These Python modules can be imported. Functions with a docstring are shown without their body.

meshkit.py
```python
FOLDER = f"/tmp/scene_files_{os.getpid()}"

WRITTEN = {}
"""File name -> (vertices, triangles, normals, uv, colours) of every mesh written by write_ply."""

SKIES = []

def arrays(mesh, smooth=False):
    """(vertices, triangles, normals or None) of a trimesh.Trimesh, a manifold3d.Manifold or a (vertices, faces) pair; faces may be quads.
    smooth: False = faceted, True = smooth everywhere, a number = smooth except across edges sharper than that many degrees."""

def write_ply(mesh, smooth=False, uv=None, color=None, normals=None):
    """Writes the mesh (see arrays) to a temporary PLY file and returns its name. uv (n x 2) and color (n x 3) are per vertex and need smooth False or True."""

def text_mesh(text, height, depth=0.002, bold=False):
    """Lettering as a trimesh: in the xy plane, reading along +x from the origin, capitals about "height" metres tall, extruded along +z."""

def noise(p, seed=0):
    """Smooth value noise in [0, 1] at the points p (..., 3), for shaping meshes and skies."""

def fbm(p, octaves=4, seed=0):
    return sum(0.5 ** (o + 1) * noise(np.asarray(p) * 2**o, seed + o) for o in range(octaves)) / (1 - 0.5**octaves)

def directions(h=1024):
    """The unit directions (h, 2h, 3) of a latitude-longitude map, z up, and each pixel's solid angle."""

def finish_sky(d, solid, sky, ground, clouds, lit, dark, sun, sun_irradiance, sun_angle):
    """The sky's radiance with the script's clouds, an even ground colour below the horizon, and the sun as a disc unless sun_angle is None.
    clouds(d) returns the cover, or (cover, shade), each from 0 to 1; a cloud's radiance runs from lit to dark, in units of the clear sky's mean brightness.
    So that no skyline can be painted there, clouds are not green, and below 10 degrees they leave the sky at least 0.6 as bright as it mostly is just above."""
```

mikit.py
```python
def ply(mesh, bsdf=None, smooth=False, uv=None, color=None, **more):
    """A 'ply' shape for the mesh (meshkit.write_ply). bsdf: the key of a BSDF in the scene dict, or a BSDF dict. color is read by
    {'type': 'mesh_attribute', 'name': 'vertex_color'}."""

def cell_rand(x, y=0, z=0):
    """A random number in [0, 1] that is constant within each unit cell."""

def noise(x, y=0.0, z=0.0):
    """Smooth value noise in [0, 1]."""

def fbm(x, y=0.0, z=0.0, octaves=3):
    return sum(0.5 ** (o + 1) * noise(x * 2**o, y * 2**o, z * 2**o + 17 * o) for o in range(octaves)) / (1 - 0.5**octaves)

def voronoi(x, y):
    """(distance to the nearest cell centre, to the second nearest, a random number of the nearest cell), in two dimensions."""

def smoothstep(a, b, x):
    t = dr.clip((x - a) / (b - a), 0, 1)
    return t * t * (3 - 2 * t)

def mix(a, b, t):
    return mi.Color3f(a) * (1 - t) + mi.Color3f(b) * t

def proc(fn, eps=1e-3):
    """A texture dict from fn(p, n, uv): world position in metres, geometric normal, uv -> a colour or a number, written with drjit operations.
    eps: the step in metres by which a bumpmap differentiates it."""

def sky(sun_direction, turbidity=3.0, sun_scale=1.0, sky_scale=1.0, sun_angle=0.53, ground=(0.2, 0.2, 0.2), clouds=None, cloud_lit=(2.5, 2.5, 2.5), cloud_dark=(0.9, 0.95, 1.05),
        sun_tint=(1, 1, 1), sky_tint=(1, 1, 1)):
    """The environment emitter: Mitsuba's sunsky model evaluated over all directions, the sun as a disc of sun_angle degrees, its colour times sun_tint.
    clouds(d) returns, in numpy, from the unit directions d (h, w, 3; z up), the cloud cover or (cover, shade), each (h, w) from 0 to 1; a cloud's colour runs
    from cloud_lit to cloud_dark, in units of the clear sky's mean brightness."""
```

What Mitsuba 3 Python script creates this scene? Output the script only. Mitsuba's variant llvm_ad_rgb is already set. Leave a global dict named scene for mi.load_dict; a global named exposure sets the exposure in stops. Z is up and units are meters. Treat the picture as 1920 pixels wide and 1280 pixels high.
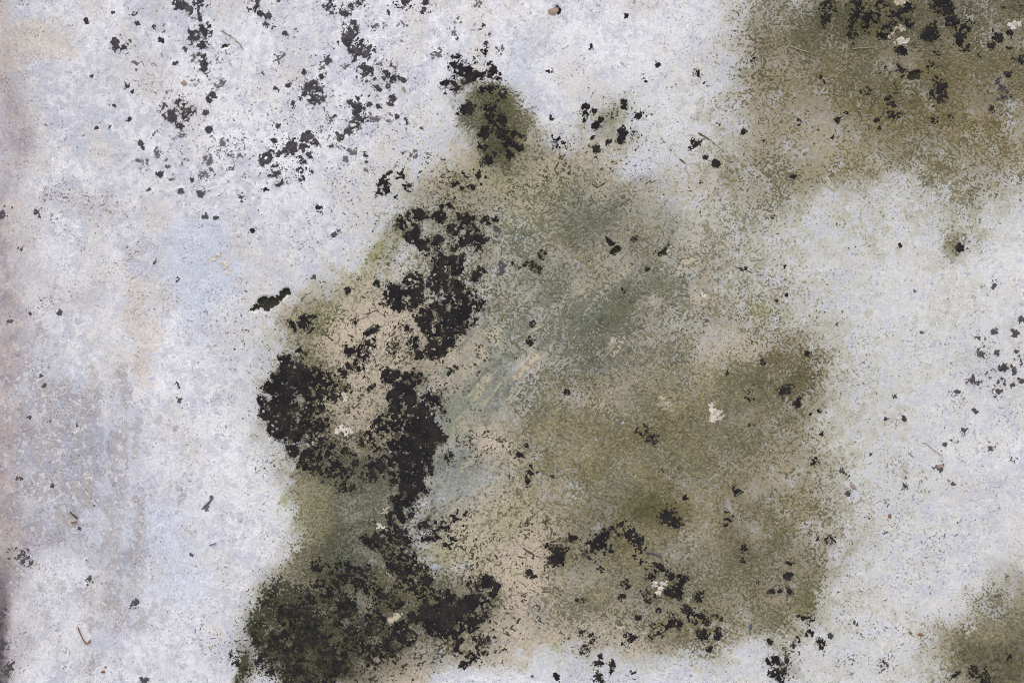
import math
import numpy as np
import trimesh
import drjit as dr
import mitsuba as mi
import mikit
from scipy import ndimage

# ------------------------------------------------------------------ camera, sky, exposure
PX = 1.0 / 1280.0            # one unit of the wall's own drawing grid, in metres (the wall piece in view is 1.5 m x 1.0 m)
ZC = 1.20                    # height of the middle of that piece above the ground
FOV = 40.0
DIST = 0.75 / math.tan(math.radians(FOV / 2))
T = mi.ScalarTransform4f
scene, labels = {'type': 'scene'}, {}
scene['camera'] = {'type': 'perspective', 'fov': FOV, 'fov_axis': 'x', 'near_clip': 0.05, 'far_clip': 400.0,
                   'to_world': T().look_at(origin=[0, -DIST, ZC], target=[0, 0, ZC], up=[0, 0, 1])}
scene['sky'] = mikit.sky((-0.3, -0.45, 0.85), turbidity=3, sun_scale=0.2, sun_angle=14, clouds=lambda d: 1.0, cloud_lit=(2.34, 2.4, 2.56), sun_tint=(.95, .98, 1.06))
exposure = 2.2


def lin(r, g, b):
    """What a colour seen as (r, g, b) is as a reflectance."""
    c = np.array([r, g, b]) / 255.0
    c = np.where(c <= 0.04045, c / 12.92, ((c + 0.055) / 1.055) ** 2.4)
    return [float(x) for x in c * 1.12]


# ------------------------------------------------------------------ where things grow on the wall (drawing grid: u right, v down, 1280 to the metre)
# blobs: u, v, radius u, radius v, turn in degrees, strength
ALGAE = {
    'main': [(1130, 640, 250, 280, 0, .5), (1340, 850, 215, 250, 0, .64), (1100, 850, 190, 220, 0, .5), (970, 480, 180, 165, 0, .42), (1200, 450, 130, 115, 0, .42), (1470, 720, 95, 90, 0, .35), (1490, 900, 85, 160, 0, .2),
             (800, 430, 110, 100, 0, .42), (640, 710, 140, 150, 0, .4), (750, 820, 150, 190, 0, .42), (640, 900, 110, 100, 0, .6), (670, 1040, 120, 130, 0, .6), (600, 990, 70, 80, 0, .35), (560, 1080, 70, 60, -20, .4),
             (800, 1150, 160, 110, 0, .5), (1000, 1040, 200, 170, 0, .3), (1260, 1090, 250, 110, 0, .6), (580, 630, 80, 85, 0, .35), (1430, 1050, 110, 150, -15, .42), (720, 475, 50, 32, -35, .5), (620, 560, 90, 50, -30, .3),
             (1300, 1185, 190, 50, 0, .32), (1090, 1170, 90, 70, 0, .3), (1460, 1150, 80, 60, 0, .25), (1430, 580, 120, 85, -20, .22), (1400, 480, 90, 80, 0, .14), (1600, 880, 70, 260, 0, .1), (1090, 400, 50, 65, 20, .35), (1130, 590, 110, 40, -35, .35), (1190, 820, 60, 40, 0, .3), (1220, 940, 50, 35, 0, .6), (1480, 690, 60, 65, 0, .4), (1515, 1110, 40, 75, 0, .4), (1390, 760, 90, 60, 0, .25), (900, 340, 80, 60, 0, .3), (1040, 340, 120, 60, 0, .25)],
    'moss': [(590, 1210, 110, 60, 0, .6), (520, 1115, 42, 52, 0, .5), (600, 1120, 70, 50, -20, .6), (570, 1195, 85, 62, 0, .8), (620, 1240, 95, 60, 0, .8), (700, 1160, 75, 60, -20, .55), (710, 1235, 50, 50, 0, .45), (497, 1160, 32, 48, 0, .6), (650, 1075, 50, 34, -30, .4), (540, 1265, 60, 40, 0, .6)],
    'moss_tuft': [(445, 1250, 22, 42, 0, .85)],
    'upper_right': [(1680, 30, 270, 120, 0, .7), (1590, 160, 200, 140, 0, .5), (1800, 170, 190, 140, 0, .62), (1450, 190, 95, 160, 0, .36), (1430, 350, 110, 75, -20, .36), (1560, 310, 150, 75, 0, .3),
                    (1430, 60, 55, 120, 0, .34), (1850, 300, 110, 90, 0, .36), (1960, 100, 90, 200, 0, .7), (1660, 110, 130, 60, 0, .35), (1345, 290, 60, 45, 0, .24), (1690, 250, 150, 60, 0, .3), (1560, 235, 110, 80, 0, .3), (1840, 290, 120, 70, 0, .2)],
    'right': [(1805, 395, 50, 90, 5, .2), (1802, 465, 34, 42, 15, .45), (1770, 500, 40, 30, 0, .15)],
    'corner': [(1900, 1215, 120, 110, -20, .75), (1830, 1265, 90, 60, 0, .5), (1900, 1105, 65, 60, 0, .4), (1980, 1200, 100, 150, 0, .7), (1760, 1210, 70, 60, 0, .28)],
    'crest': [(925, 205, 50, 60, -10, .65), (945, 262, 48, 55, 0, .66), (885, 190, 32, 40, 0, .4), (985, 245, 30, 50, 0, .3)],
    'tuft': [(1140, 225, 62, 55, -10, .42), (1155, 255, 45, 28, 0, .3)],
}
HALO = [(1600, 400, 220, 60, -8, .22), (1810, 400, 90, 110, 0, .25), (1460, 540, 150, 130, 0, .22), (1600, 900, 110, 330, 0, .2), (1720, 330, 180, 70, 0, .2), (1000, 720, 430, 480, 0, .13), (1350, 430, 140, 90, 0, .22), (1420, 880, 200, 340, 0, .16), (1600, 420, 160, 70, 0, .16), (1790, 560, 120, 100, 0, .13), (1890, 690, 100, 110, 0, .2), (1640, 850, 150, 240, 0, .14),
        (1000, 330, 180, 60, 0, .25), (760, 380, 110, 80, 0, .22), (1250, 1200, 280, 70, 0, .22), (1680, 1230, 140, 70, 0, .2), (1330, 250, 110, 120, 0, .17), (560, 640, 110, 110, 0, .2), (1700, 620, 200, 120, 0, .07),
        (850, 250, 50, 60, 0, .2), (510, 830, 40, 110, 0, .2), (470, 1190, 60, 70, 0, .2), (940, 1200, 70, 60, 0, .2), (1760, 1000, 160, 200, 0, .09)]
# bare or thinly grown places inside the growth
BARE = [(680, 1130, 34, 26, 0, .8), (600, 1095, 34, 18, -20, .6), (520, 1180, 18, 14, 0, .6), (640, 1180, 22, 16, 0, .7), (560, 1205, 12, 22, 0, .6), (690, 1222, 28, 18, 0, .8), (708, 1250, 34, 16, 0, .7), (610, 1235, 14, 12, 0, .5), (530, 1235, 16, 12, 0, .5), (665, 1095, 24, 30, 0, .5), (1420, 640, 50, 30, 0, .4), (1250, 620, 40, 24, -30, .4), (1100, 760, 40, 24, 0, .35), (1050, 470, 30, 40, 0, .35), (1160, 500, 40, 24, 0, .3), (1300, 980, 60, 30, 0, .3), (1060, 920, 60, 30, 0, .3), (1450, 880, 40, 60, 0, .35), (1500, 980, 30, 40, 0, .3), (1600, 130, 40, 20, -20, .3), (1540, 260, 60, 30, 0, .3), (1780, 260, 60, 20, 0, .35), (670, 620, 75, 38, -25, .85), (690, 700, 50, 50, 0, .75), (915, 830, 48, 42, 0, .8), (865, 680, 50, 40, 0, .7), (980, 690, 42, 16, -48, .95), (1160, 650, 8, 24, 25, .9), (1290, 492, 26, 11, 0, .8), (1305, 545, 14, 38, 0, .8),
        (985, 1100, 55, 90, 0, .75), (900, 1040, 60, 60, 0, .5), (1240, 340, 60, 40, 40, .6), (1300, 410, 26, 60, -30, .7), (640, 790, 60, 40, 0, .5), (1215, 565, 22, 18, 0, .7), (1340, 650, 60, 40, 0, .45), (1245, 745, 24, 12, 25, .7),
        (1190, 845, 60, 40, 0, .2), (740, 1160, 40, 14, -30, .5), (835, 930, 42, 14, -35, .3), (770, 1260, 60, 25, 0, .6), (1000, 1240, 60, 50, 0, .9), (1080, 1200, 60, 50, 0, .35), (1730, 212, 16, 9, 0, .7), (1180, 1215, 50, 30, 0, .3), (1320, 690, 40, 26, 0, .4), (1390, 860, 40, 30, 0, .35)]
GREEN = [(720, 470, 50, 30, -35, .8), (930, 230, 70, 90, 0, .4), (1150, 230, 60, 50, 0, .5), (527, 932, 16, 14, 0, .9), (600, 920, 60, 60, 0, .25), (560, 980, 40, 24, 20, .7), (640, 1010, 40, 60, 0, .4), (880, 720, 40, 60, 30, .5), (1230, 940, 45, 30, 0, .6),
         (1060, 1240, 26, 20, 0, .9), (1650, 450, 120, 60, 0, .3), (1530, 340, 80, 60, 0, .35), (1450, 585, 20, 14, 0, .5), (1050, 350, 80, 50, 0, .4), (960, 430, 60, 60, 0, .3), (1800, 460, 40, 50, 0, .5), (880, 1030, 70, 60, 0, .5), (900, 340, 50, 50, 0, .4), (840, 760, 24, 70, 20, .6),
         (1170, 570, 24, 14, 0, .7), (1520, 1120, 24, 50, 0, .5), (620, 590, 50, 60, 30, .4), (680, 500, 40, 40, 0, .4), (1590, 30, 80, 60, 0, .3), (460, 1140, 20, 40, 0, .5)]
LIME = [(527, 932, 13, 12, 0, .9), (566, 984, 26, 12, 30, .6), (1060, 1238, 24, 22, 0, .8), (722, 476, 40, 20, -40, .75), (680, 505, 30, 16, -40, .5), (870, 1040, 60, 40, 0, .4), (845, 660, 30, 20, -40, .5), (855, 780, 12, 60, 15, .5), (960, 960, 30, 40, 0, .4), (1050, 335, 40, 30, 0, .4), (1060, 430, 40, 20, 0, .4), (1590, 435, 50, 26, 0, .3), (1450, 585, 20, 12, 0, .5), (930, 330, 50, 40, 0, .35), (1510, 6, 26, 16, 0, .5), (610, 600, 50, 40, -30, .3)]
OCHRE = [(1780, 220, 180, 90, 0, .5), (1650, 190, 250, 140, 0, .68), (1400, 930, 150, 180, 0, .25), (1250, 830, 110, 80, 0, .4), (1690, 150, 90, 50, 0, .8), (1510, 8, 26, 14, 0, .8), (1800, 50, 40, 40, 0, .6), (1880, 110, 40, 40, 0, .7), (1200, 830, 70, 50, 20, .8), (1190, 1010, 60, 40, 0, .6), (1490, 700, 70, 100, 0, .6), (1560, 340, 90, 40, 0, .6), (1830, 260, 120, 60, 0, .6), (1240, 960, 40, 40, 0, .6),
         (1410, 105, 30, 40, 0, .6), (1340, 1150, 100, 60, 0, .4), (1440, 950, 120, 150, 0, .4), (1800, 410, 60, 50, 0, .6), (1540, 1000, 60, 100, 0, .4)]
GREY = [(865, 750, 34, 80, 25, .8), (925, 720, 50, 60, 30, .6), (870, 890, 50, 46, -30, .8), (1080, 470, 170, 130, 0, .22), (1000, 620, 130, 100, -30, .2), (1200, 640, 120, 110, 0, .1), (700, 950, 90, 80, 0, .3), (1105, 400, 46, 62, 15, .75), (975, 458, 30, 22, 0, .6), (1125, 575, 80, 24, -38, .8), (1000, 590, 40, 22, 0, .5), (1085, 630, 60, 24, -40, .6), (1255, 415, 50, 28, 20, .6), (1210, 345, 40, 18, 10, .45), (1130, 690, 44, 22, 0, .7), (1055, 690, 40, 24, -40, .3),
        (868, 740, 26, 60, 25, .75), (855, 890, 40, 40, -30, .85), (820, 935, 40, 14, -35, .7), (640, 890, 70, 50, 0, .5), (655, 1030, 30, 70, 0, .8), (690, 870, 50, 30, 0, .5), (735, 495, 24, 14, -30, .6), (666, 1150, 20, 34, 0, .6), (825, 1235, 34, 30, 0, .6), (1270, 540, 30, 40, 0, .5),
        (930, 700, 60, 30, -40, .6), (1160, 600, 30, 30, 0, .4), (880, 610, 20, 20, 0, .3), (930, 610, 20, 24, 0, .5), (1650, 150, 60, 40, 0, .35), (1730, 158, 24, 9, 0, .5), (1720, 270, 60, 26, 0, .3), (1225, 860, 40, 26, 0, .4), (1150, 930, 40, 30, 0, .4), (1200, 1110, 90, 50, 0, .2), (1020, 1160, 24, 40, 0, .55), (700, 660, 24, 20, 0, .3)]
DARK = [(680, 900, 80, 60, 0, .4), (640, 1045, 80, 60, -30, .55), (720, 1100, 70, 50, 0, .4), (1720, 10, 250, 70, 0, .5), (1560, 60, 60, 60, 0, .3), (640, 1060, 60, 50, -20, .4), (600, 1215, 130, 70, -5, .75), (700, 1120, 90, 60, -20, .45), (780, 1180, 110, 50, 0, .5), (560, 790, 70, 70, 0, .4), (930, 215, 45, 55, -10, .75), (945, 265, 40, 40, 0, .75), (880, 200, 22, 26, 0, .6), (545, 740, 70, 90, 0, .7), (600, 850, 80, 50, 20, .6), (690, 860, 70, 60, 0, .55), (785, 830, 55, 130, 0, .75), (770, 720, 50, 40, 0, .4), (850, 440, 90, 60, 0, .4), (845, 570, 70, 100, 0, .55),
        (740, 1030, 60, 80, 0, .5), (830, 1140, 90, 60, -10, .7), (560, 1210, 95, 70, 0, .85), (640, 1240, 90, 50, 0, .85), (600, 1110, 70, 60, -20, .6), (700, 1160, 70, 50, -20, .6), (750, 1195, 50, 30, -15, .6), (450, 1245, 20, 44, 0, .8), (488, 1180, 22, 40, 0, .6), (650, 1050, 50, 50, 0, .3),
        (1140, 1010, 80, 40, 0, .5), (1050, 1040, 40, 30, 0, .5), (1260, 1110, 100, 60, 0, .5), (1300, 1180, 80, 30, 0, .4), (1250, 970, 40, 30, 0, .4), (1220, 940, 45, 30, 0, .6), (1480, 740, 60, 50, 0, .4), (1490, 690, 50, 70, 0, .3), (1640, 30, 120, 50, 0, .6), (1780, 50, 70, 70, 0, .5), (1680, 200, 60, 50, 0, .35), (1760, 170, 50, 70, 0, .35), (1880, 170, 40, 50, 0, .4), (1900, 40, 60, 60, 0, .4),
        (1890, 1235, 80, 60, 0, .55), (1845, 1265, 60, 40, 0, .5), (1455, 1248, 26, 28, 0, .8), (1210, 820, 40, 30, 0, .4), (1150, 590, 70, 26, -38, .4), (1110, 680, 50, 40, 0, .35), (1100, 410, 40, 50, 10, .3), (1800, 465, 26, 30, 0, .4), (1405, 110, 20, 24, 0, .5), (1560, 130, 120, 90, 0, .2), (1450, 1060, 60, 60, 0, .3), (1515, 1110, 30, 50, 0, .3), (1145, 240, 50, 40, 0, .25), (1390, 1000, 60, 50, 0, .25)]
PALE = [(1700, 800, 260, 380, 0, .9), (1640, 540, 260, 150, 0, .8), (1250, 160, 160, 110, 0, .45), (1600, 1200, 160, 120, 0, .7), (1850, 500, 120, 200, 0, .6), (880, 300, 120, 60, 0, .4), (620, 540, 110, 60, -20, .5), (480, 700, 60, 200, 0, .4)]
PEEL = [(690, 610, 120, 75, -25, .95), (870, 680, 60, 60, 0, .9), (915, 825, 65, 60, 0, .9), (985, 1080, 90, 130, 0, .9), (1290, 330, 60, 40, 30, .3), (1060, 340, 150, 60, 0, .6), (905, 680, 30, 40, 20, .4), (770, 650, 80, 70, 0, .8), (880, 990, 70, 60, 0, .8), (880, 1200, 80, 50, 0, .45), (760, 1240, 90, 50, 0, .7), (650, 790, 90, 90, 0, .7), (1320, 540, 40, 70, 0, .3), (850, 330, 90, 60, 0, .5), (1080, 1190, 80, 50, 0, .3), (1190, 1200, 90, 40, 0, .15), (560, 600, 70, 50, 0, .5), (610, 950, 50, 60, 0, .4)]
STROKE = [(900, 720, 80, 100, 30, .8), (1110, 590, 120, 60, -38, .7), (985, 650, 90, 60, -38, .7), (860, 890, 50, 60, -30, .6), (1010, 540, 70, 60, -38, .4), (1160, 650, 40, 60, 20, .5)]
CRAZE = [(690, 600, 100, 60, -20, .9), (940, 1050, 90, 90, 0, .9), (1030, 350, 120, 70, 0, .8), (1290, 290, 110, 80, 0, .6), (910, 825, 60, 50, 0, .8), (1000, 440, 90, 90, 0, .6), (1020, 820, 100, 80, 0, .6), (990, 1130, 60, 60, 0, .7), (720, 720, 60, 60, 0, .5), (1180, 740, 120, 60, 0, .4), (850, 360, 60, 50, 0, .4), (1380, 540, 60, 40, 0, .3), (540, 620, 60, 50, 0, .4)]
BLUE = [(365, 470, 66, 66, 0, .9), (375, 560, 40, 60, 0, .6), (440, 500, 60, 40, 0, .35), (580, 400, 60, 60, 0, .3), (990, 90, 60, 30, -20, .4), (985, 140, 60, 40, 0, .4), (100, 460, 40, 30, 0, .3), (300, 980, 90, 60, 0, .5), (330, 1080, 90, 90, 0, .45), (60, 120, 40, 26, 0, .3), (1890, 580, 70, 60, 0, .3), (390, 640, 40, 40, 0, .3), (520, 470, 16, 60, 0, .3), (1680, 1060, 60, 50, 0, .25), (1520, 1240, 60, 50, 0, .3), (1010, 1250, 40, 40, 0, .3), (820, 330, 50, 16, 0, .3)]
SLATE = [(140, 760, 80, 60, 0, .75), (210, 815, 90, 40, 0, .8), (110, 860, 110, 60, 0, .75), (230, 725, 26, 50, 0, .7), (190, 900, 110, 70, 0, .7), (60, 730, 60, 60, 0, .5), (120, 1000, 90, 80, 0, .65), (220, 1040, 60, 90, 0, .75), (250, 1130, 60, 60, 0, .6), (150, 1130, 60, 30, 0, .6),
         (230, 1190, 80, 40, 0, .55), (150, 1240, 50, 50, 0, .5), (50, 1150, 50, 70, 0, .45), (90, 690, 60, 60, 0, .5), (70, 620, 60, 60, 0, .35), (330, 910, 20, 50, 20, .35), (350, 945, 12, 26, 20, .6), (380, 870, 26, 18, 0, .35), (270, 790, 26, 22, 0, .4), (75, 960, 60, 60, 0, .5), (65, 130, 40, 30, 0, .45), (40, 1050, 40, 60, 0, .5)]
PINK = [(15, 180, 40, 90, 0, .75), (30, 260, 40, 70, 0, .8), (10, 400, 40, 60, 0, .6), (8, 560, 45, 140, 0, .75), (12, 700, 40, 140, 0, .85), (10, 870, 35, 100, 0, .9), (20, 1000, 50, 120, 0, .8), (12, 1150, 30, 140, 0, .9), (60, 1190, 24, 40, 0, .4), (60, 500, 40, 50, 0, .35), (30, 815, 40, 26, 0, .7), (170, 385, 90, 36, 0, .4), (340, 215, 34, 28, 0, .6), (130, 560, 60, 40, 0, .35), (300, 150, 40, 40, 0, .25), (270, 480, 30, 30, 0, .3), (1815, 690, 60, 40, 0, .12), (120, 1010, 60, 20, 0, .4), (1870, 915, 70, 40, 0, .25), (1890, 1055, 50, 14, 0, .3)]
TAN = [(60, 60, 62, 46, 0, .75), (80, 95, 45, 22, 0, .7), (35, 110, 24, 55, 0, .8), (10, 70, 30, 40, 0, .7), (265, 640, 40, 70, 0, .65), (240, 570, 22, 60, 0, .5), (265, 710, 34, 30, 0, .4), (155, 915, 34, 60, 0, .5), (5, 785, 14, 34, 0, .8), (40, 385, 20, 14, 0, .5), (1300, 80, 60, 60, 0, .15), (560, 560, 60, 24, -20, .4), (820, 270, 70, 40, 0, .3), (200, 1165, 14, 40, 0, .4), (400, 1190, 40, 20, 0, .35), (10, 440, 14, 40, 0, .5), (880, 270, 60, 40, 0, .4), (470, 620, 20, 20, 0, .3)]
SPECKS = [(175, 385, 90, 38, 8, .24), (268, 470, 26, 26, 0, .26), (90, 580, 45, 18, 0, .22), (265, 590, 40, 60, 0, .12), (330, 130, 90, 130, 0, .09), (430, 110, 70, 150, 0, .12), (600, 100, 130, 200, 0, .1), (400, 290, 150, 80, 0, .11), (560, 300, 170, 100, 0, .12), (700, 200, 120, 140, 0, .12),
          (850, 80, 90, 90, 0, .08), (620, 470, 110, 120, 0, .11), (330, 650, 90, 100, 0, .06), (430, 1190, 70, 60, 0, .12), (330, 1180, 60, 50, 0, .13), (390, 780, 80, 80, 0, .07), (1640, 1000, 120, 220, 0, .13), (1780, 950, 130, 130, 0, .1), (1850, 700, 90, 130, 0, .12), (1585, 1120, 50, 130, 0, .17),
          (1180, 60, 160, 90, 0, .03), (1290, 190, 70, 60, 0, .13), (1640, 1220, 60, 50, 0, .15), (440, 580, 40, 80, 0, .12), (470, 720, 30, 150, 0, .13), (480, 1000, 30, 60, 0, .1), (190, 460, 70, 60, 0, .1), (1650, 660, 80, 80, 0, .06), (240, 100, 60, 120, 0, .05), (130, 260, 40, 40, 0, .1), (110, 230, 60, 60, 0, .03), (40, 250, 50, 70, 0, .1)]


def warp(u, v, m):
    """The same wander for the stains in the material and for the growths built on them; m is numpy or drjit."""
    a = 13 * m.sin(u / 41 + 1.7 * m.sin(v / 57)) + 7 * m.sin(v / 17 + 2.1 * m.sin(u / 23)) + 3.5 * m.sin(u / 7.3 + v / 11)
    b = 13 * m.sin(v / 37 + 1.9 * m.sin(u / 61) + 2) + 7 * m.sin(u / 19 + 2.3 * m.sin(v / 27) + 1) + 3.5 * m.sin(v / 6.7 - u / 13)
    return u + a, v + b


def blobs(u, v, rows, m, soft=False):
    left = 1.0
    for (cu, cv, ru, rv, turn, s) in rows:
        c, k = math.cos(math.radians(turn)), math.sin(math.radians(turn))
        x, y = (u - cu) * (c / ru) + (v - cv) * (k / ru), (v - cv) * (c / rv) - (u - cu) * (k / rv)
        q = x * x + y * y
        left = left * (1 - s * m.exp(-(q if soft else q * m.sqrt(m.sqrt(q)))))
    return 1 - left


# ------------------------------------------------------------------ materials
def wall_colour(p, n, uv):
    N, F, S = mikit.noise, mikit.fbm, mikit.smoothstep
    u, v = 960 + p.x * 1280, 640 - (p.z - ZC) * 1280
    wu, wv = warp(u, v, dr)
    big = F(u / 140, v / 170, 3.0, 3)
    ra, rb, rc, rd = 0.8 * u + 0.6 * v, 0.8 * v - 0.6 * u, 0.47 * u + 0.88 * v, 0.47 * v - 0.88 * u
    mid = F(ra / 24, rb / 28, 7.0, 3)
    fine = F(rc / 4.5, rd / 5.0, 11.0, 2)
    grain = N(u / 1.9, v / 1.9, 5.0)
    streak = F(u / 12 + 1.5 * mid, v / 150, 13.0, 4)
    dust = F(ra / 2.6, rb / 2.8, 41.0, 2)
    chalk = F(rc / 10, rd / 9, 29.0, 4)
    c = mikit.mix(lin(197, 200, 212), lin(228, 229, 236), S(0.36, 0.6, 0.3 * big + 0.28 * mid + 0.42 * chalk))
    c = mikit.mix(c, lin(206, 202, 200), S(0.45, 0.75, 0.7 * F(u / 60, v / 70, 23.0, 2) + 0.3 * chalk) * 0.6)
    c = mikit.mix(c, lin(213, 214, 213), blobs(wu, wv, PALE, dr, True) * S(0.25, 0.7, 0.5 * mid + 0.3 * chalk + 0.2 * dust) * 0.8)
    left = S(560.0, 0.0, u) * S(-700.0, -100.0, u)
    c = c * (1 - left * 0.07)
    c = mikit.mix(c, mikit.mix(lin(170, 155, 150), lin(154, 147, 154), mid), S(-260.0, -120.0, u) * S(70.0, -20.0, u + 70 * (mid - 0.5) + 40 * (chalk - 0.5)) * S(0.36, 0.62, 0.55 * mid + 0.45 * chalk) * 0.85)
    blue = blobs(wu, wv, BLUE, dr, True)
    c = mikit.mix(c, lin(190, 199, 219), S(0.2, 0.6, blue + 0.6 * (mid - 0.5) + 0.7 * (chalk - 0.5)) * 0.6)
    tan = blobs(wu, wv, TAN, dr, True)
    c = mikit.mix(c, mikit.mix(lin(186, 172, 156), lin(206, 196, 184), chalk), S(0.22, 0.5, tan + 0.6 * (mid - 0.5) + 0.7 * (chalk - 0.5)) * 0.46)
    pink = blobs(wu, wv, PINK, dr, True)
    c = mikit.mix(c, mikit.mix(lin(164, 147, 142), lin(142, 134, 142), S(0.35, 0.65, mid)), dr.clip(pink * (0.35 + 0.8 * mid + 0.5 * chalk), 0, 1) * 0.8)
    slate = blobs(wu, wv, SLATE, dr, True)
    sl = S(0.26, 0.54, slate * 0.7 + 0.6 * (mid - 0.5) + 0.3 * (streak - 0.5) + 0.6 * (chalk - 0.5))
    c = mikit.mix(c, mikit.mix(lin(143, 147, 166), lin(158, 152, 154), S(0.38, 0.64, 0.6 * streak + 0.4 * mid)), sl * 0.72)
    # fine pale scale left by running water, curling at its rim
    curl = dr.abs(F(ra / 19, rb / 17, 31.0, 4) - 0.5)
    c = mikit.mix(c, lin(220, 217, 222), dr.clip(0.25 * left + slate, 0, 1) * S(0.035, 0.0, curl) * S(0.4, 0.6, mid) * 0.75)
    c = mikit.mix(c, lin(218, 217, 222), dr.clip(0.4 * left + slate, 0, 1) * S(0.62, 0.72, chalk) * 0.55)
    # where the paint has gone: beige render, stained by what grows on it
    grown = blobs(wu, wv, [r for k in ALGAE for r in ALGAE[k]], dr)
    halo = blobs(wu, wv, HALO, dr, True)
    bare = blobs(wu, wv, BARE, dr)
    dark = blobs(wu, wv, DARK, dr, True)
    wide = blobs(wu, wv, [x for k in ALGAE for x in ALGAE[k]], dr, True)
    peel = blobs(wu, wv, PEEL, dr)
    plaster = S(0.16, 0.86, 0.5 * grown + 0.5 * wide + 0.4 * halo + 0.8 * peel + 0.5 * (mid - 0.5) + 0.5 * (chalk - 0.5))
    plaster_col = mikit.mix(lin(154, 149, 130), lin(187, 174, 155), S(0.3, 0.7, 0.45 * mid + 0.3 * fine + 0.25 * dust + 0.3 * (bare - 0.3) + 0.25 * peel))
    plaster_col = mikit.mix(lin(182, 182, 170), plaster_col, S(0.2, 0.75, wide + peel))
    plaster_col = plaster_col * (1 + 0.22 * S(0.05, 0.0, dr.abs(F(u / 6.5, v / 6.5, 53.0, 2) - 0.5)))
    c = mikit.mix(c, lin(182, 183, 172), dr.clip((halo + 0.25 * wide) * (1.4 + 2.0 * (mid - 0.3)), 0, 0.8) * S(0.2, 0.7, chalk + 0.3 * (dust - 0.5)))
    c = mikit.mix(c, plaster_col, plaster * 0.92)
    film = dr.clip((0.4 * grown + 0.55 * wide + 0.45 * halo) * (1 - 0.85 * bare) * (0.5 + 1.1 * (big - 0.25)) * 1.25, 0, 1) * S(0.15, 0.75, 0.3 * fine + 0.35 * mid + 0.35 * dust + 0.3 * (wide - 0.4))
    c = mikit.mix(c, mikit.mix(lin(146, 145, 130), lin(106, 103, 83), S(0.2, 0.7, grown)), film * 0.66)
    grey = blobs(wu, wv, GREY, dr, True)
    c = mikit.mix(c, mikit.mix(lin(112, 119, 112), lin(146, 151, 150), S(0.3, 0.7, 0.6 * mid + 0.4 * dust)), dr.clip(grey * (0.5 + 0.9 * mid + 0.3 * (fine - 0.5)), 0, 1) * 0.9)
    a, b = (u + 0.85 * v) * 0.74, (v - 0.9 * u) * 0.74
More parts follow.
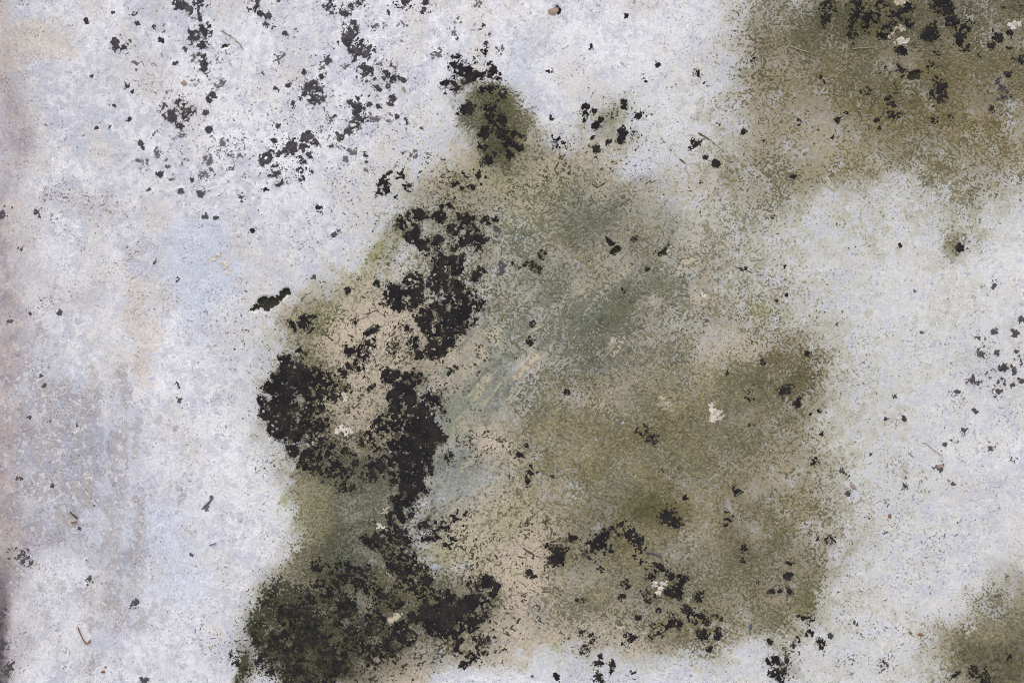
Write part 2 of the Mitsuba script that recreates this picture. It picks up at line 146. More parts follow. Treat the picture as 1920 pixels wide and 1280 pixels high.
    comb = F(a / 9 + 0.8 * mid, b / 70, 37.0, 4)
    strokes = blobs(wu, wv, STROKE, dr, True) * S(0.4, 0.6, 0.6 * mid + 0.4 * chalk)
    c = mikit.mix(c, lin(106, 114, 110), strokes * S(0.48, 0.6, comb) * 0.95)
    c = mikit.mix(c, lin(190, 181, 158), strokes * S(0.46, 0.38, comb) * 0.85)
    grime = S(-90.0, -40.0, u) * S(26.0, 6.0, u + 22 * (mid - 0.5) + 12 * (streak - 0.5)) * S(880.0, 1230.0, v + 160 * (big - 0.5))
    c = mikit.mix(c, lin(62, 52, 56), grime * 0.7)
    green = blobs(wu, wv, GREEN, dr, True)
    c = mikit.mix(c, lin(138, 144, 88), dr.clip(green * S(0.4, 0.7, 0.5 * mid + 0.3 * fine + 0.2 * dust), 0, 1) * 0.5)
    c = mikit.mix(c, lin(150, 160, 78), dr.clip(blobs(wu, wv, LIME, dr, True) * S(0.3, 0.65, 0.4 * mid + 0.35 * fine + 0.25 * dust), 0, 1) * 0.5)
    ochre = blobs(wu, wv, OCHRE, dr, True)
    c = mikit.mix(c, lin(126, 111, 70), dr.clip(ochre * S(0.35, 0.65, 0.5 * mid + 0.3 * fine + 0.2 * dust), 0, 1) * 0.55)
    c = mikit.mix(c, lin(60, 62, 50), dr.clip(dark * S(0.2, 0.7, 0.45 * mid + 0.3 * fine + 0.25 * dust + 0.25 * (dark - 0.4)), 0, 1) * 0.8)
    # hairline crazing in the render
    d1, d2, _ = mikit.voronoi((u + 40 * (mid - 0.5)) / 33, (v + 40 * (F(u / 24, v / 24, 47.0, 2) - 0.5)) / 33)
    craze = (1 - S(0.0, 0.10, d2 - d1)) * dr.clip(blobs(wu, wv, CRAZE, dr, True) + 0.15 * plaster, 0, 1) * S(0.25, 0.5, fine * 0.5 + mid * 0.5)
    c = mikit.mix(c, lin(86, 85, 58), craze * 0.8)
    pore = S(0.76, 0.9, N(ra / 2.4, rb / 2.4, 61.0)) * S(0.4, 0.6, F(rc / 26, rd / 26, 67.0, 2))
    c = mikit.mix(c, lin(120, 108, 106), pore * 0.35)
    return c * (0.74 + 0.22 * grain + 0.32 * dust) * (1 - 0.3 * pore)


def wall_relief(p, n, uv):
    u, v = p.x * 1280, p.z * 1280
    return 0.5 * mikit.noise(u / 11.0, v / 11.0, 4.0) + 0.5 * mikit.noise(u / 4.0, v / 4.0, 2.0) + 0.35 * mikit.noise(u / 2.2, v / 2.2, 9.0)


def algae_colour(p, n, uv):
    F, S = mikit.fbm, mikit.smoothstep
    u, v = 960 + p.x * 1280, 640 - (p.z - ZC) * 1280
    wu, wv = warp(u, v, dr)
    mid, fine, big = F(u / 34, v / 34, 3.0, 3), F(u / 5, v / 5, 8.0, 2), F(u / 120, v / 120, 19.0, 2)
    dust = F(u / 2.4, v / 2.4, 5.0, 2)
    grown = blobs(wu, wv, [x for k in ALGAE for x in ALGAE[k]], dr)
    c = mikit.mix(lin(102, 100, 78), lin(152, 145, 117), S(0.25, 0.75, 0.4 * mid + 0.25 * fine + 0.35 * dust))
    c = mikit.mix(c, lin(104, 108, 94), S(0.45, 0.65, big) * 0.5)
    c = mikit.mix(c, lin(104, 112, 54), blobs(wu, wv, GREEN, dr, True) * 0.6)
    c = mikit.mix(c, lin(112, 99, 54), blobs(wu, wv, OCHRE, dr, True) * 0.6)
    c = mikit.mix(c, lin(104, 111, 106), blobs(wu, wv, GREY, dr, True) * 0.6)
    c = mikit.mix(mikit.mix(lin(146, 145, 132), lin(172, 168, 154), dust), c, S(0.1, 0.55, grown))
    c = mikit.mix(c, lin(58, 58, 44), blobs(wu, wv, DARK, dr, True) * 0.8)
    return c * (0.6 + 0.45 * fine + 0.35 * dust)


def moss_colour(p, n, uv):
    u, v = p.x * 1280, p.z * 1280
    return mikit.mix(lin(42, 43, 37), lin(82, 82, 66), mikit.smoothstep(0.3, 0.75, 0.6 * mikit.fbm(u / 18, v / 18, 4.0, 3) + 0.4 * mikit.fbm(u / 3, v / 3, 7.0, 2)))


def mould_colour(p, n, uv):
    u, v = p.x * 1280, p.z * 1280
    return mikit.mix(lin(33, 32, 36), lin(52, 48, 47), mikit.smoothstep(0.35, 0.75, 0.6 * mikit.fbm(u / 16, v / 16, 6.0, 3) + 0.4 * mikit.fbm(u / 2.6, v / 2.6, 9.0, 2)))


def soft_mould_colour(p, n, uv):
    u, v = p.x * 1280, p.z * 1280
    return mikit.mix(lin(60, 58, 63), lin(88, 85, 88), mikit.smoothstep(0.35, 0.75, 0.5 * mikit.fbm(u / 16, v / 16, 6.0, 3) + 0.5 * mikit.fbm(u / 2.6, v / 2.6, 9.0, 2)))


def flake_colour(p, n, uv):
    u, v = p.x * 1280, p.z * 1280
    return mikit.mix(lin(176, 168, 156), lin(214, 208, 202), mikit.smoothstep(0.3, 0.7, mikit.fbm(u / 5, v / 5, 6.0, 3)))


def smear_colour(p, n, uv):
    u, v = p.x * 1280, p.z * 1280
    return mikit.mix(lin(146, 141, 124), lin(188, 178, 160), mikit.smoothstep(0.25, 0.65, mikit.fbm(u / 5, v / 5, 6.0, 3)))


def ground_colour(p, n, uv):
    return mikit.mix((.2, .19, .17), (.3, .29, .27), mikit.fbm(p.x * 3, p.y * 3, 1.0, 3))


def matt(colour, rough=0.95):
    b = {'type': 'rgb', 'value': colour} if isinstance(colour, (list, tuple)) else mikit.proc(colour)
    return {'type': 'twosided', 'bsdf': {'type': 'principled', 'base_color': b, 'roughness': rough, 'specular': 0.2}}


wall_plain = {'type': 'principled', 'base_color': mikit.proc(wall_colour), 'roughness': 0.9, 'specular': 0.2}
scene['wall_finish'] = {'type': 'twosided', 'bsdf': {'type': 'bumpmap', 'arbitrary': mikit.proc(wall_relief, eps=6e-4), 'scale': 0.001, 'bsdf': wall_plain}}
for name, colour in (('algae', algae_colour), ('moss', moss_colour), ('mould', mould_colour), ('mould_faint', lin(108, 105, 109)), ('mould_grey', lin(84, 81, 86)), ('speck_dark', lin(104, 102, 107)), ('dust', lin(70, 68, 60)), ('speck_olive', lin(70, 67, 54)), ('speck_brown', lin(126, 108, 104)), ('cavity', lin(52, 52, 44)),
                     ('crack', lin(84, 78, 64)), ('mould_soft', soft_mould_colour), ('flake', flake_colour), ('smear', smear_colour), ('twig', lin(128, 100, 76)), ('twig_pale', lin(188, 176, 142)), ('seed', lin(158, 142, 130)), ('pebble', lin(158, 168, 182)), ('slate', lin(88, 94, 108)), ('soil', ground_colour)):
    scene[name + '_finish'] = matt(colour)

# ------------------------------------------------------------------ noise fields over the wall
MU = 96
U0, V0, GW, GH = -MU, -MU, 1920 + 2 * MU + 1, 1280 + 2 * MU + 1
gu, gv = np.meshgrid(np.arange(GW, dtype=np.float32) + U0, np.arange(GH, dtype=np.float32) + V0)


def lattice(cell, seed, stretch=1.0):
    """Smooth noise with about one bump per cell, mean 0 and spread 1, over the grid."""
    h, w = int(GH / (cell * stretch)) + 4, int(GW / cell) + 4
    a = np.random.default_rng(seed).standard_normal((h, w)).astype(np.float32)
    rows, cols = np.arange(GH) / (cell * stretch) + 1, np.arange(GW) / cell + 1

    def wide(x, at, axis):
        i = np.floor(at).astype(int)
        t = (at - i).astype(np.float32)
        wts = [(-t + 2 * t**2 - t**3) / 2, (2 - 5 * t**2 + 3 * t**3) / 2, (t + 4 * t**2 - 3 * t**3) / 2, (t**3 - t**2) / 2]
        out = 0
        for k, wt in zip((-1, 0, 1, 2), wts):
            j = np.clip(i + k, 0, x.shape[axis] - 1)
            out = out + np.take(x, j, axis) * (wt[:, None] if axis == 0 else wt[None])
        return out
    g = wide(wide(a, rows, 0), cols, 1)
    return g / g.std()


n5 = lattice(5.0, 11)
n2, n3, n6, n14, n40, n110 = (lattice(c, s) for c, s in ((1.7, 1), (2.9, 2), (6.0, 3), (14, 4), (42, 5), (110, 6)))


def even(x):
    """The noise spread evenly over 0..1."""
    s = np.sort(x[::7, ::7].ravel())
    return (np.searchsorted(s, x.ravel()) / len(s)).reshape(x.shape).astype(np.float32)


# ------------------------------------------------------------------ the wall's own relief, metres towards the viewer
HOLES = [  # (label, [(u, v, r), ...], depth)
    ('long dark gouge in the white paint', [(482, 575, 6), (489, 567, 7), (497, 562, 7), (500, 573, 9), (509, 566, 10), (516, 566, 8), (523, 559, 6), (530, 551, 7), (536, 546, 7), (540, 549, 4), (497, 581, 4), (476, 579, 4)], .005),
    ('angular olive pit', [(1000, 500, 8), (1008, 505, 8), (1012, 510, 5), (998, 495, 5)], .004),
    ('round dark pit', [(1151, 472, 7), (1157, 468, 7)], .005),
    ('crescent shaped pit', [(1230, 474, 4), (1238, 477, 5), (1245, 474, 5), (1249, 466, 4), (1253, 460, 4)], .004),
    ('tiny brown hole', [(1213, 505, 4.5)], .004),
    ('narrow slit by the olive pit', [(961, 494, 3.5), (967, 498, 4), (974, 503, 3)], .004),
    ('small dark hole below the middle', [(1084, 1128, 4), (1090, 1125, 5), (1096, 1126, 4)], .005),
    ('slit in the brown chip at the top', [(1044, 14, 3), (1046, 19, 4), (1047, 24, 3)], .005),
    ('dark green slit in the paint', [(722, 331, 3), (728, 327, 4), (735, 323, 4)], .003),
    ('small dark pit in the light zone', [(1398, 503, 3), (1392, 505, 3)], .003),
    ('black square pit', [(1711, 142, 7), (1717, 140, 8), (1723, 139, 7), (1727, 142, 6), (1728, 135, 4)], .004),
    ('diagonal green slot', [(1337, 1154, 4), (1345, 1157, 5), (1353, 1161, 4)], .004),
    ('triangular gray nick', [(395, 934, 3), (393, 942, 4), (389, 949, 5), (386, 953, 5)], .002),
    ('short slit in the paint', [(418, 88, 2.5), (424, 86, 3), (431, 84, 2.5)], .003),
    ('dark slit in the algae', [(852, 687, 3), (858, 690, 4), (847, 694, 3), (842, 701, 3)], .003),
]
CRACKS = [
    [(1283, 576), (1292, 574), (1304, 572), (1312, 575), (1322, 577), (1331, 579), (1332, 584)], [(1376, 500), (1390, 503), (1402, 508), (1420, 516)], [(1268, 360), (1282, 360), (1296, 358)],
    [(680, 556), (694, 566), (706, 576), (716, 586), (724, 596), (734, 606), (742, 616)], [(660, 600), (672, 592), (690, 588), (712, 580)], [(745, 614), (738, 626), (728, 634)],
    [(1004, 790), (1016, 800), (1030, 812), (1034, 832)], [(880, 822), (900, 818), (926, 822), (946, 832)], [(895, 800), (893, 815), (900, 832)], [(1310, 250), (1330, 262), (1352, 280), (1368, 298)], [(890, 1020), (902, 1034), (910, 1044), (922, 1054), (936, 1060)], [(936, 1060), (946, 1044), (962, 1040), (980, 1046)],
    [(910, 1044), (896, 1060), (884, 1078)], [(975, 1090), (990, 1102), (1006, 1110), (1030, 1108), (1042, 1120)], [(960, 1020), (984, 1030), (1004, 1042)], [(1240, 260), (1252, 275), (1268, 292), (1284, 306)], [(985, 345), (996, 352), (1012, 348), (1024, 356), (1034, 372)], [(985, 345), (984, 362), (992, 376)],
    [(1398, 725), (1412, 722), (1424, 727), (1436, 728)], [(1110, 345), (1120, 352), (1140, 340)], [(830, 950), (842, 943), (856, 937), (868, 930)], [(1172, 870), (1182, 880), (1190, 893)],
    [(1060, 290), (1050, 300), (1040, 318), (1046, 330)], [(700, 690), (692, 700), (690, 712)], [(680, 690), (700, 726), (690, 738)],
]


def disc_field(rows, pad=22):
    """(signed distance inside a union of discs, first column, first row) over the part of the grid round them."""
    r = np.array([(a, b, abs(c)) for a, b, c in rows], float)
    u0, u1 = int(max((r[:, 0] - r[:, 2]).min() - pad - U0, 0)), int(min((r[:, 0] + r[:, 2]).max() + pad - U0, GW - 1))
    v0, v1 = int(max((r[:, 1] - r[:, 2]).min() - pad - V0, 0)), int(min((r[:, 1] + r[:, 2]).max() + pad - V0, GH - 1))
    U, V = gu[v0:v1 + 1, u0:u1 + 1], gv[v0:v1 + 1, u0:u1 + 1]
    tight, loose = np.full(U.shape, -99, np.float32), np.full(U.shape, -99, np.float32)
    for a, b, c in rows:
        d = abs(c) - np.hypot(U - a, V - b)
        if c > 0:
            tight = np.maximum(tight, d)
        else:
            loose = np.maximum(loose, d)
    return tight, loose, u0, v0


def line_field(points, width):
    rows = []
    for (a, b), (c, d) in zip(points[:-1], points[1:]):
        k = max(int(math.hypot(c - a, d - b) / 1.2), 1)
        rows += [(a + (c - a) * i / k, b + (d - b) * i / k, width) for i in range(k + 1)]
    return disc_field(rows, 10)


relief = (n110 * .0010 + n40 * .00035 + n14 * .00009).astype(np.float32)
for _, rows, depth in HOLES:
    t, _, u0, v0 = disc_field(rows)
    h, w = t.shape
    sub = relief[v0:v0 + h, u0:u0 + w]
    sub -= depth * np.clip((t + 1.5 + n6[v0:v0 + h, u0:u0 + w]) / 5.0, 0, 1)
for pts in CRACKS:
    t, _, u0, v0 = line_field(pts, 1.2)
    h, w = t.shape
    relief[v0:v0 + h, u0:u0 + w] -= .0008 * np.clip((t + 1.2) / 2.0, 0, 1)

STEP = 3.5
xs = np.concatenate([np.linspace(-4200, U0 - 40, 26), np.arange(U0, U0 + GW - 1, STEP), np.linspace(U0 + GW + 40, 5200, 26)])
vs = np.concatenate([np.linspace(-1300, V0 - 30, 14), np.arange(V0, V0 + GH - 1, STEP), np.linspace(V0 + GH + 20, 640 + ZC * 1280, 10)])
wu_, wv_ = np.meshgrid(xs, vs)
edge = np.clip(np.minimum.reduce([wu_ - U0, U0 + GW - 1 - wu_, wv_ - V0, V0 + GH - 1 - wv_]) / 50.0, 0, 1)
wall_h = ndimage.map_coordinates(relief, [wv_ - V0, wu_ - U0], order=1, mode='nearest') * edge


def height(u, v):
    """The wall's relief as its mesh has it."""
    i, j = np.interp(u, xs, np.arange(len(xs))), np.interp(v, vs, np.arange(len(vs)))
    return ndimage.map_coordinates(wall_h, [j, i], order=1, mode='nearest')


def world(u, v, out):
    return np.stack([(u - 960) * PX, -np.asarray(out), ZC + (640 - v) * PX], -1)


def grid_faces(h, w):
    a = (np.arange(h - 1)[:, None] * w + np.arange(w - 1)[None]).ravel()
    return np.vstack([np.stack([a, a + w, a + 1], 1), np.stack([a + 1, a + w, a + w + 1], 1)])


front = world(wu_.ravel(), wv_.ravel(), wall_h.ravel())
wall_mesh = trimesh.Trimesh(front, grid_faces(*wu_.shape), process=False)
scene['plastered_wall'] = mikit.ply(wall_mesh, 'wall_finish', smooth=True)
labels['plastered_wall'] = {'label': 'old white painted plaster wall, stained, crazed and patched with black mould and green algae', 'category': 'wall', 'kind': 'thing'}
back = trimesh.creation.box(extents=[(xs[-1] - xs[0]) * PX, .24, (vs[-1] - vs[0]) * PX])
back.apply_translation([((xs[-1] + xs[0]) / 2 - 960) * PX, .12 + .02, ZC + (640 - (vs[-1] + vs[0]) / 2) * PX])
scene['plastered_wall__core'] = mikit.ply(back, 'smear_finish')
scene['ground'] = mikit.ply(trimesh.Trimesh([[-150, -150, 0], [150, -150, 0], [150, 150, 0], [-150, 150, 0]], [[0, 1, 2], [0, 2, 3]]), 'soil_finish')
labels['ground'] = {'kind': 'structure'}

# ------------------------------------------------------------------ crusts: a field over the grid becomes a thin ragged layer on the wall
CASES = {1: [[0, 4, 7]], 2: [[4, 1, 5]], 3: [[0, 1, 5, 7]], 4: [[5, 2, 6]], 5: [[0, 4, 7], [5, 2, 6]], 6: [[4, 1, 2, 6]], 7: [[0, 1, 2, 6, 7]], 8: [[7, 6, 3]], 9: [[0, 4, 6, 3]], 10: [[4, 1, 5], [7, 6, 3]],
         11: [[0, 1, 5, 6, 3]], 12: [[7, 5, 2, 3]], 13: [[0, 4, 5, 2, 3]], 14: [[4, 1, 2, 3, 7]], 15: [[0, 1, 2, 3]]}


def crust(f, u0, v0, thick, scale, off=.00005, step=1.0):
    """The mesh of where f > 0 (its first column and row on the grid are u0, v0): thin at its rim, up to thick metres inside. None if empty."""
    if step != 1:
        f = ndimage.map_coordinates(f, np.meshgrid(np.arange(0, f.shape[0] - 1, step), np.arange(0, f.shape[1] - 1, step), indexing='ij'), order=1)
    h, w = f.shape
    on = f > 0
    code = on[:-1, :-1] + 2 * on[:-1, 1:] + 4 * on[1:, 1:] + 8 * on[1:, :-1]
    hw, tris = h * w, []
    for k, polys in CASES.items():
        y, x = np.nonzero(code == k)
        if not len(y):
            continue
        b = y * w + x
        ids = [b, b + 1, b + w + 1, b + w, hw + b, 2 * hw + b + 1, hw + b + w, 2 * hw + b]
        for p in polys:
            for i in range(1, len(p) - 1):
                tris.append(np.stack([ids[p[0]], ids[p[i + 1]], ids[p[i]]], 1))
    if not tris:
        return None
    tris = np.vstack(tris)
    used, tris = np.unique(tris, return_inverse=True)
    tris = tris.reshape(-1, 3)
    kind, cell = used // hw, used % hw
    y, x = cell // w, cell % w
    g = f.ravel()
    other = np.where(kind == 1, cell + 1, np.where(kind == 2, cell + w, cell))
    other = np.minimum(other, hw - 1)
    a, b = g[cell], g[other]
    t = np.where(kind == 0, 0, a / np.where(np.abs(a - b) < 1e-9, 1, a - b))
    u, v = u0 + U0 + step * (x + t * (kind == 1)), v0 + V0 + step * (y + t * (kind == 2))
    out = height(u, v) + off + thick * np.sqrt(np.clip(np.where(kind == 0, a, 0) / scale, 0, 1))
    return trimesh.Trimesh(world(u, v, out), tris, process=False)


def numbered(name):
    key, k = name, 0
    while key in scene:
        k += 1
        key = f'{name}_{k:03d}'
    return key


def put(name, mesh, finish, label=None, category=None, group=None, kind=None, smooth=False):
    if mesh is None:
        return None
    key = numbered(name)
    scene[key] = mikit.ply(mesh, finish + '_finish', smooth=smooth)
    d = {k: x for k, x in (('label', label), ('category', category), ('group', group), ('kind', kind)) if x}
    if d:
        labels[key] = d
    return key


# holes, cracks, chips and smears: parts of the wall
for label, rows, depth in HOLES:
    t, _, u0, v0 = disc_field(rows)
    h, w = t.shape
    put('plastered_wall__hole', crust(t + (1.0 * n6 + 1.0 * n3)[v0:v0 + h, u0:u0 + w], u0, v0, .0002, 6, .0004), 'cavity' if depth > .002 else 'speck_dark', label)
for pts in CRACKS:
    t, _, u0, v0 = line_field(pts, .7)
    h, w = t.shape
    put('plastered_wall__crack', crust(t + .6 * n6[v0:v0 + h, u0:u0 + w], u0, v0, .0001, 2, .0003), 'crack')
FLAKES = [('split white flake of bare paint', [(1333, 760, 5), (1336, 770, 8), (1337, 785, 8), (1335, 790, 6), (1345, 775, 7), (1350, 784, 6)], 'flake'), ('forked white chip', [(1229, 1094, 5), (1237, 1101, 6), (1247, 1094, 6), (1236, 1112, 6), (1241, 1104, 5), (1225, 1098, 4)], 'flake'),
          ('bright white chip', [(1680, 80, 5), (1687, 78, 8), (1696, 78, 8), (1700, 80, 5)], 'flake'), ('grey white chip', [(1678, 55, 4), (1688, 51, 6), (1695, 53, 5), (1672, 65, 4), (1668, 68, 4)], 'smear'), ('white chip at the right edge', [(1893, 47, 5), (1901, 47, 7), (1909, 45, 5), (1904, 41, 4)], 'flake'),
          ('beige chip at the top', [(1682, 4, 8), (1692, 6, 8), (1702, 3, 5)], 'smear'), ('pale chip', [(1160, 1177, 3), (1166, 1177, 5), (1170, 1174, 4)], 'smear'),
          ('peach trowel smear', [(966, 708, 7), (974, 699, 8), (982, 691, 9), (991, 683, 9), (1000, 675, 8), (1009, 667, 6)], 'smear'), ('thin pale stroke', [(1152, 668, 3), (1156, 659, 4), (1160, 650, 4), (1165, 641, 5), (1170, 634, 3)], 'smear'),
          ('pale bevelled flake', [(1236, 745, 4), (1244, 750, 6), (1252, 755, 5), (1260, 759, 3)], 'smear'), ('white shard', [(1318, 549, 3), (1322, 554, 4), (1325, 558, 3)], 'flake'), ('peach scar', [(1278, 490, 4), (1286, 493, 5), (1296, 492, 5), (1306, 494, 5), (1311, 498, 4), (1277, 481, 4)], 'smear'),
          ('cream chip in the black mould', [(643, 740, 7), (648, 746, 5)], 'flake'), ('cream chip under the black mould', [(640, 805, 8), (632, 810, 5), (655, 806, 7), (648, 812, 5)], 'flake'),  ('cream chip in the mould', [(578, 832, 4), (583, 830, 4)], 'smear'), 
          ('cream chip below the mould', [(720, 960, 4), (724, 955, 4)], 'smear'), ('cream flake', [(711, 985, 6), (718, 987, 4)], 'flake'), ('round pinkish chip', [(767, 417, 6)], 'smear'), ('cream scale', [(402, 485, 7), (410, 478, 5), (425, 500, 6), (420, 494, 6), (428, 511, 4)], 'flake'), ('cream scar', [(740, 1158, 8), (733, 1164, 6), (747, 1152, 6)], 'smear')]
for label, rows, fin in FLAKES:
    t, _, u0, v0 = disc_field(rows)
    h, w = t.shape
    put('plastered_wall__paint_flake', crust(t + 1.6 * n3[v0:v0 + h, u0:u0 + w] + n6[v0:v0 + h, u0:u0 + w], u0, v0, .0007, 2, .0003), fin, label)

# ------------------------------------------------------------------ algae
wu, wv = warp(gu, gv, np)
bare = blobs(wu, wv, BARE, np)
halo = blobs(wu, wv, HALO, np, True)
cover = {k: blobs(wu, wv, rows, np) for k, rows in ALGAE.items()}
total = 1 - np.prod([1 - c for c in cover.values()], 0)
amount = np.clip((0.86 * total ** 1.45 + 0.26 * halo) * (1 - .8 * bare) * np.clip(1 + .22 * n40 + .16 * n14 + .12 * n110, .2, 1.7), 0, .9)
spread = even(n2 * 1.1 + n3 * .65 + n6 * .22 + n14 * .24)
field = (amount - spread).astype(np.float32)
which = np.argmax([c + 1e-6 * (k == 'main') for k, c in cover.items()], 0)
inframe = (gu > -40) & (gu < 1960) & (gv > -40) & (gv < 1320)
for i, k in list(enumerate(cover))[1:]:  # a crumb cut off from its patch belongs to the big one
    lab, count = ndimage.label(ndimage.binary_dilation((which == i) & (field > 0), iterations=6))
    if count > 1:
        size = np.bincount(lab.ravel())
        size[0] = 0
        which[(lab > 0) & (lab != size.argmax())] = 0
ALGAE_LABELS = {'main': 'huge mottled olive and beige algae patch filling the middle of the wall', 'moss': 'very dark green mossy growth at the bottom left of the big algae patch', 'moss_tuft': 'small dark green moss tuft on the bottom edge, left of the mossy growth', 'upper_right': 'broad olive brown algae patch in the upper right corner',
                'right': 'small faint olive algae stain on white paint near the right edge', 'corner': 'olive algae patch in the bottom right corner', 'crest': 'small dark green algae patch beneath black mould at top middle', 'tuft': 'faint pale green algae tuft dotted black, right of the dark green patch'}
for i, k in enumerate(cover):
    f = np.where((which == i) & inframe, field, -1.0)
    rows, cols = np.nonzero(f > 0)
    r0, r1, c0, c1 = max(rows.min() - 1, 0), rows.max() + 2, max(cols.min() - 1, 0), cols.max() + 2
    put('moss_patch' if k.startswith('moss') else 'algae_patch', crust(f[r0:r1, c0:c1], c0, r0, .0008, .25, .0001, 1.25), 'moss' if k.startswith('moss') else 'algae', ALGAE_LABELS[k], 'moss' if k.startswith('moss') else 'algae')

deep = blobs(wu, wv, DARK, np, True)
amount = np.clip((.22 * total + .1 * halo + .2 * deep + .13 * blobs(wu, wv, PEEL, np)) * (1 - .5 * bare) * np.clip(1 + .5 * n14 + .3 * n40, .1, 2.2), 0, .5)
f = np.where(inframe, amount - even(n2 + .9 * n3 + .3 * n6), -1).astype(np.float32)
put('algae_speckle', crust(f, 0, 0, .0005, .1, .0002, 1.4), 'speck_olive', 'fine dark olive specks peppered through the algae', 'algae', kind='stuff')

# ------------------------------------------------------------------ specks nobody could count
sp = blobs(wu, wv, SPECKS, np, True)
amount = np.clip(.018 + .8 * sp + .05 * halo - .3 * total, 0, .4) * np.clip(1 + .6 * n14 + .3 * n40, 0.1, 3)
f = np.where(inframe, amount - even(n2 + .5 * n3 + .3 * n14), -1).astype(np.float32)
brown = (gu < 330) & (gv > 300) & (n14 > -.2)
put('mould_speckle', crust(np.where(brown, -1, f), 0, 0, .0003, .05, step=1.25), 'speck_dark', 'fine dark mould specks peppered over the white paint', 'mould', kind='stuff')
put('dirt_speckle', crust(np.where(brown, f, -1), 0, 0, .0003, .05, step=1.25), 'speck_brown', 'fine reddish brown dirt specks peppered over the white paint', 'dirt', kind='stuff')

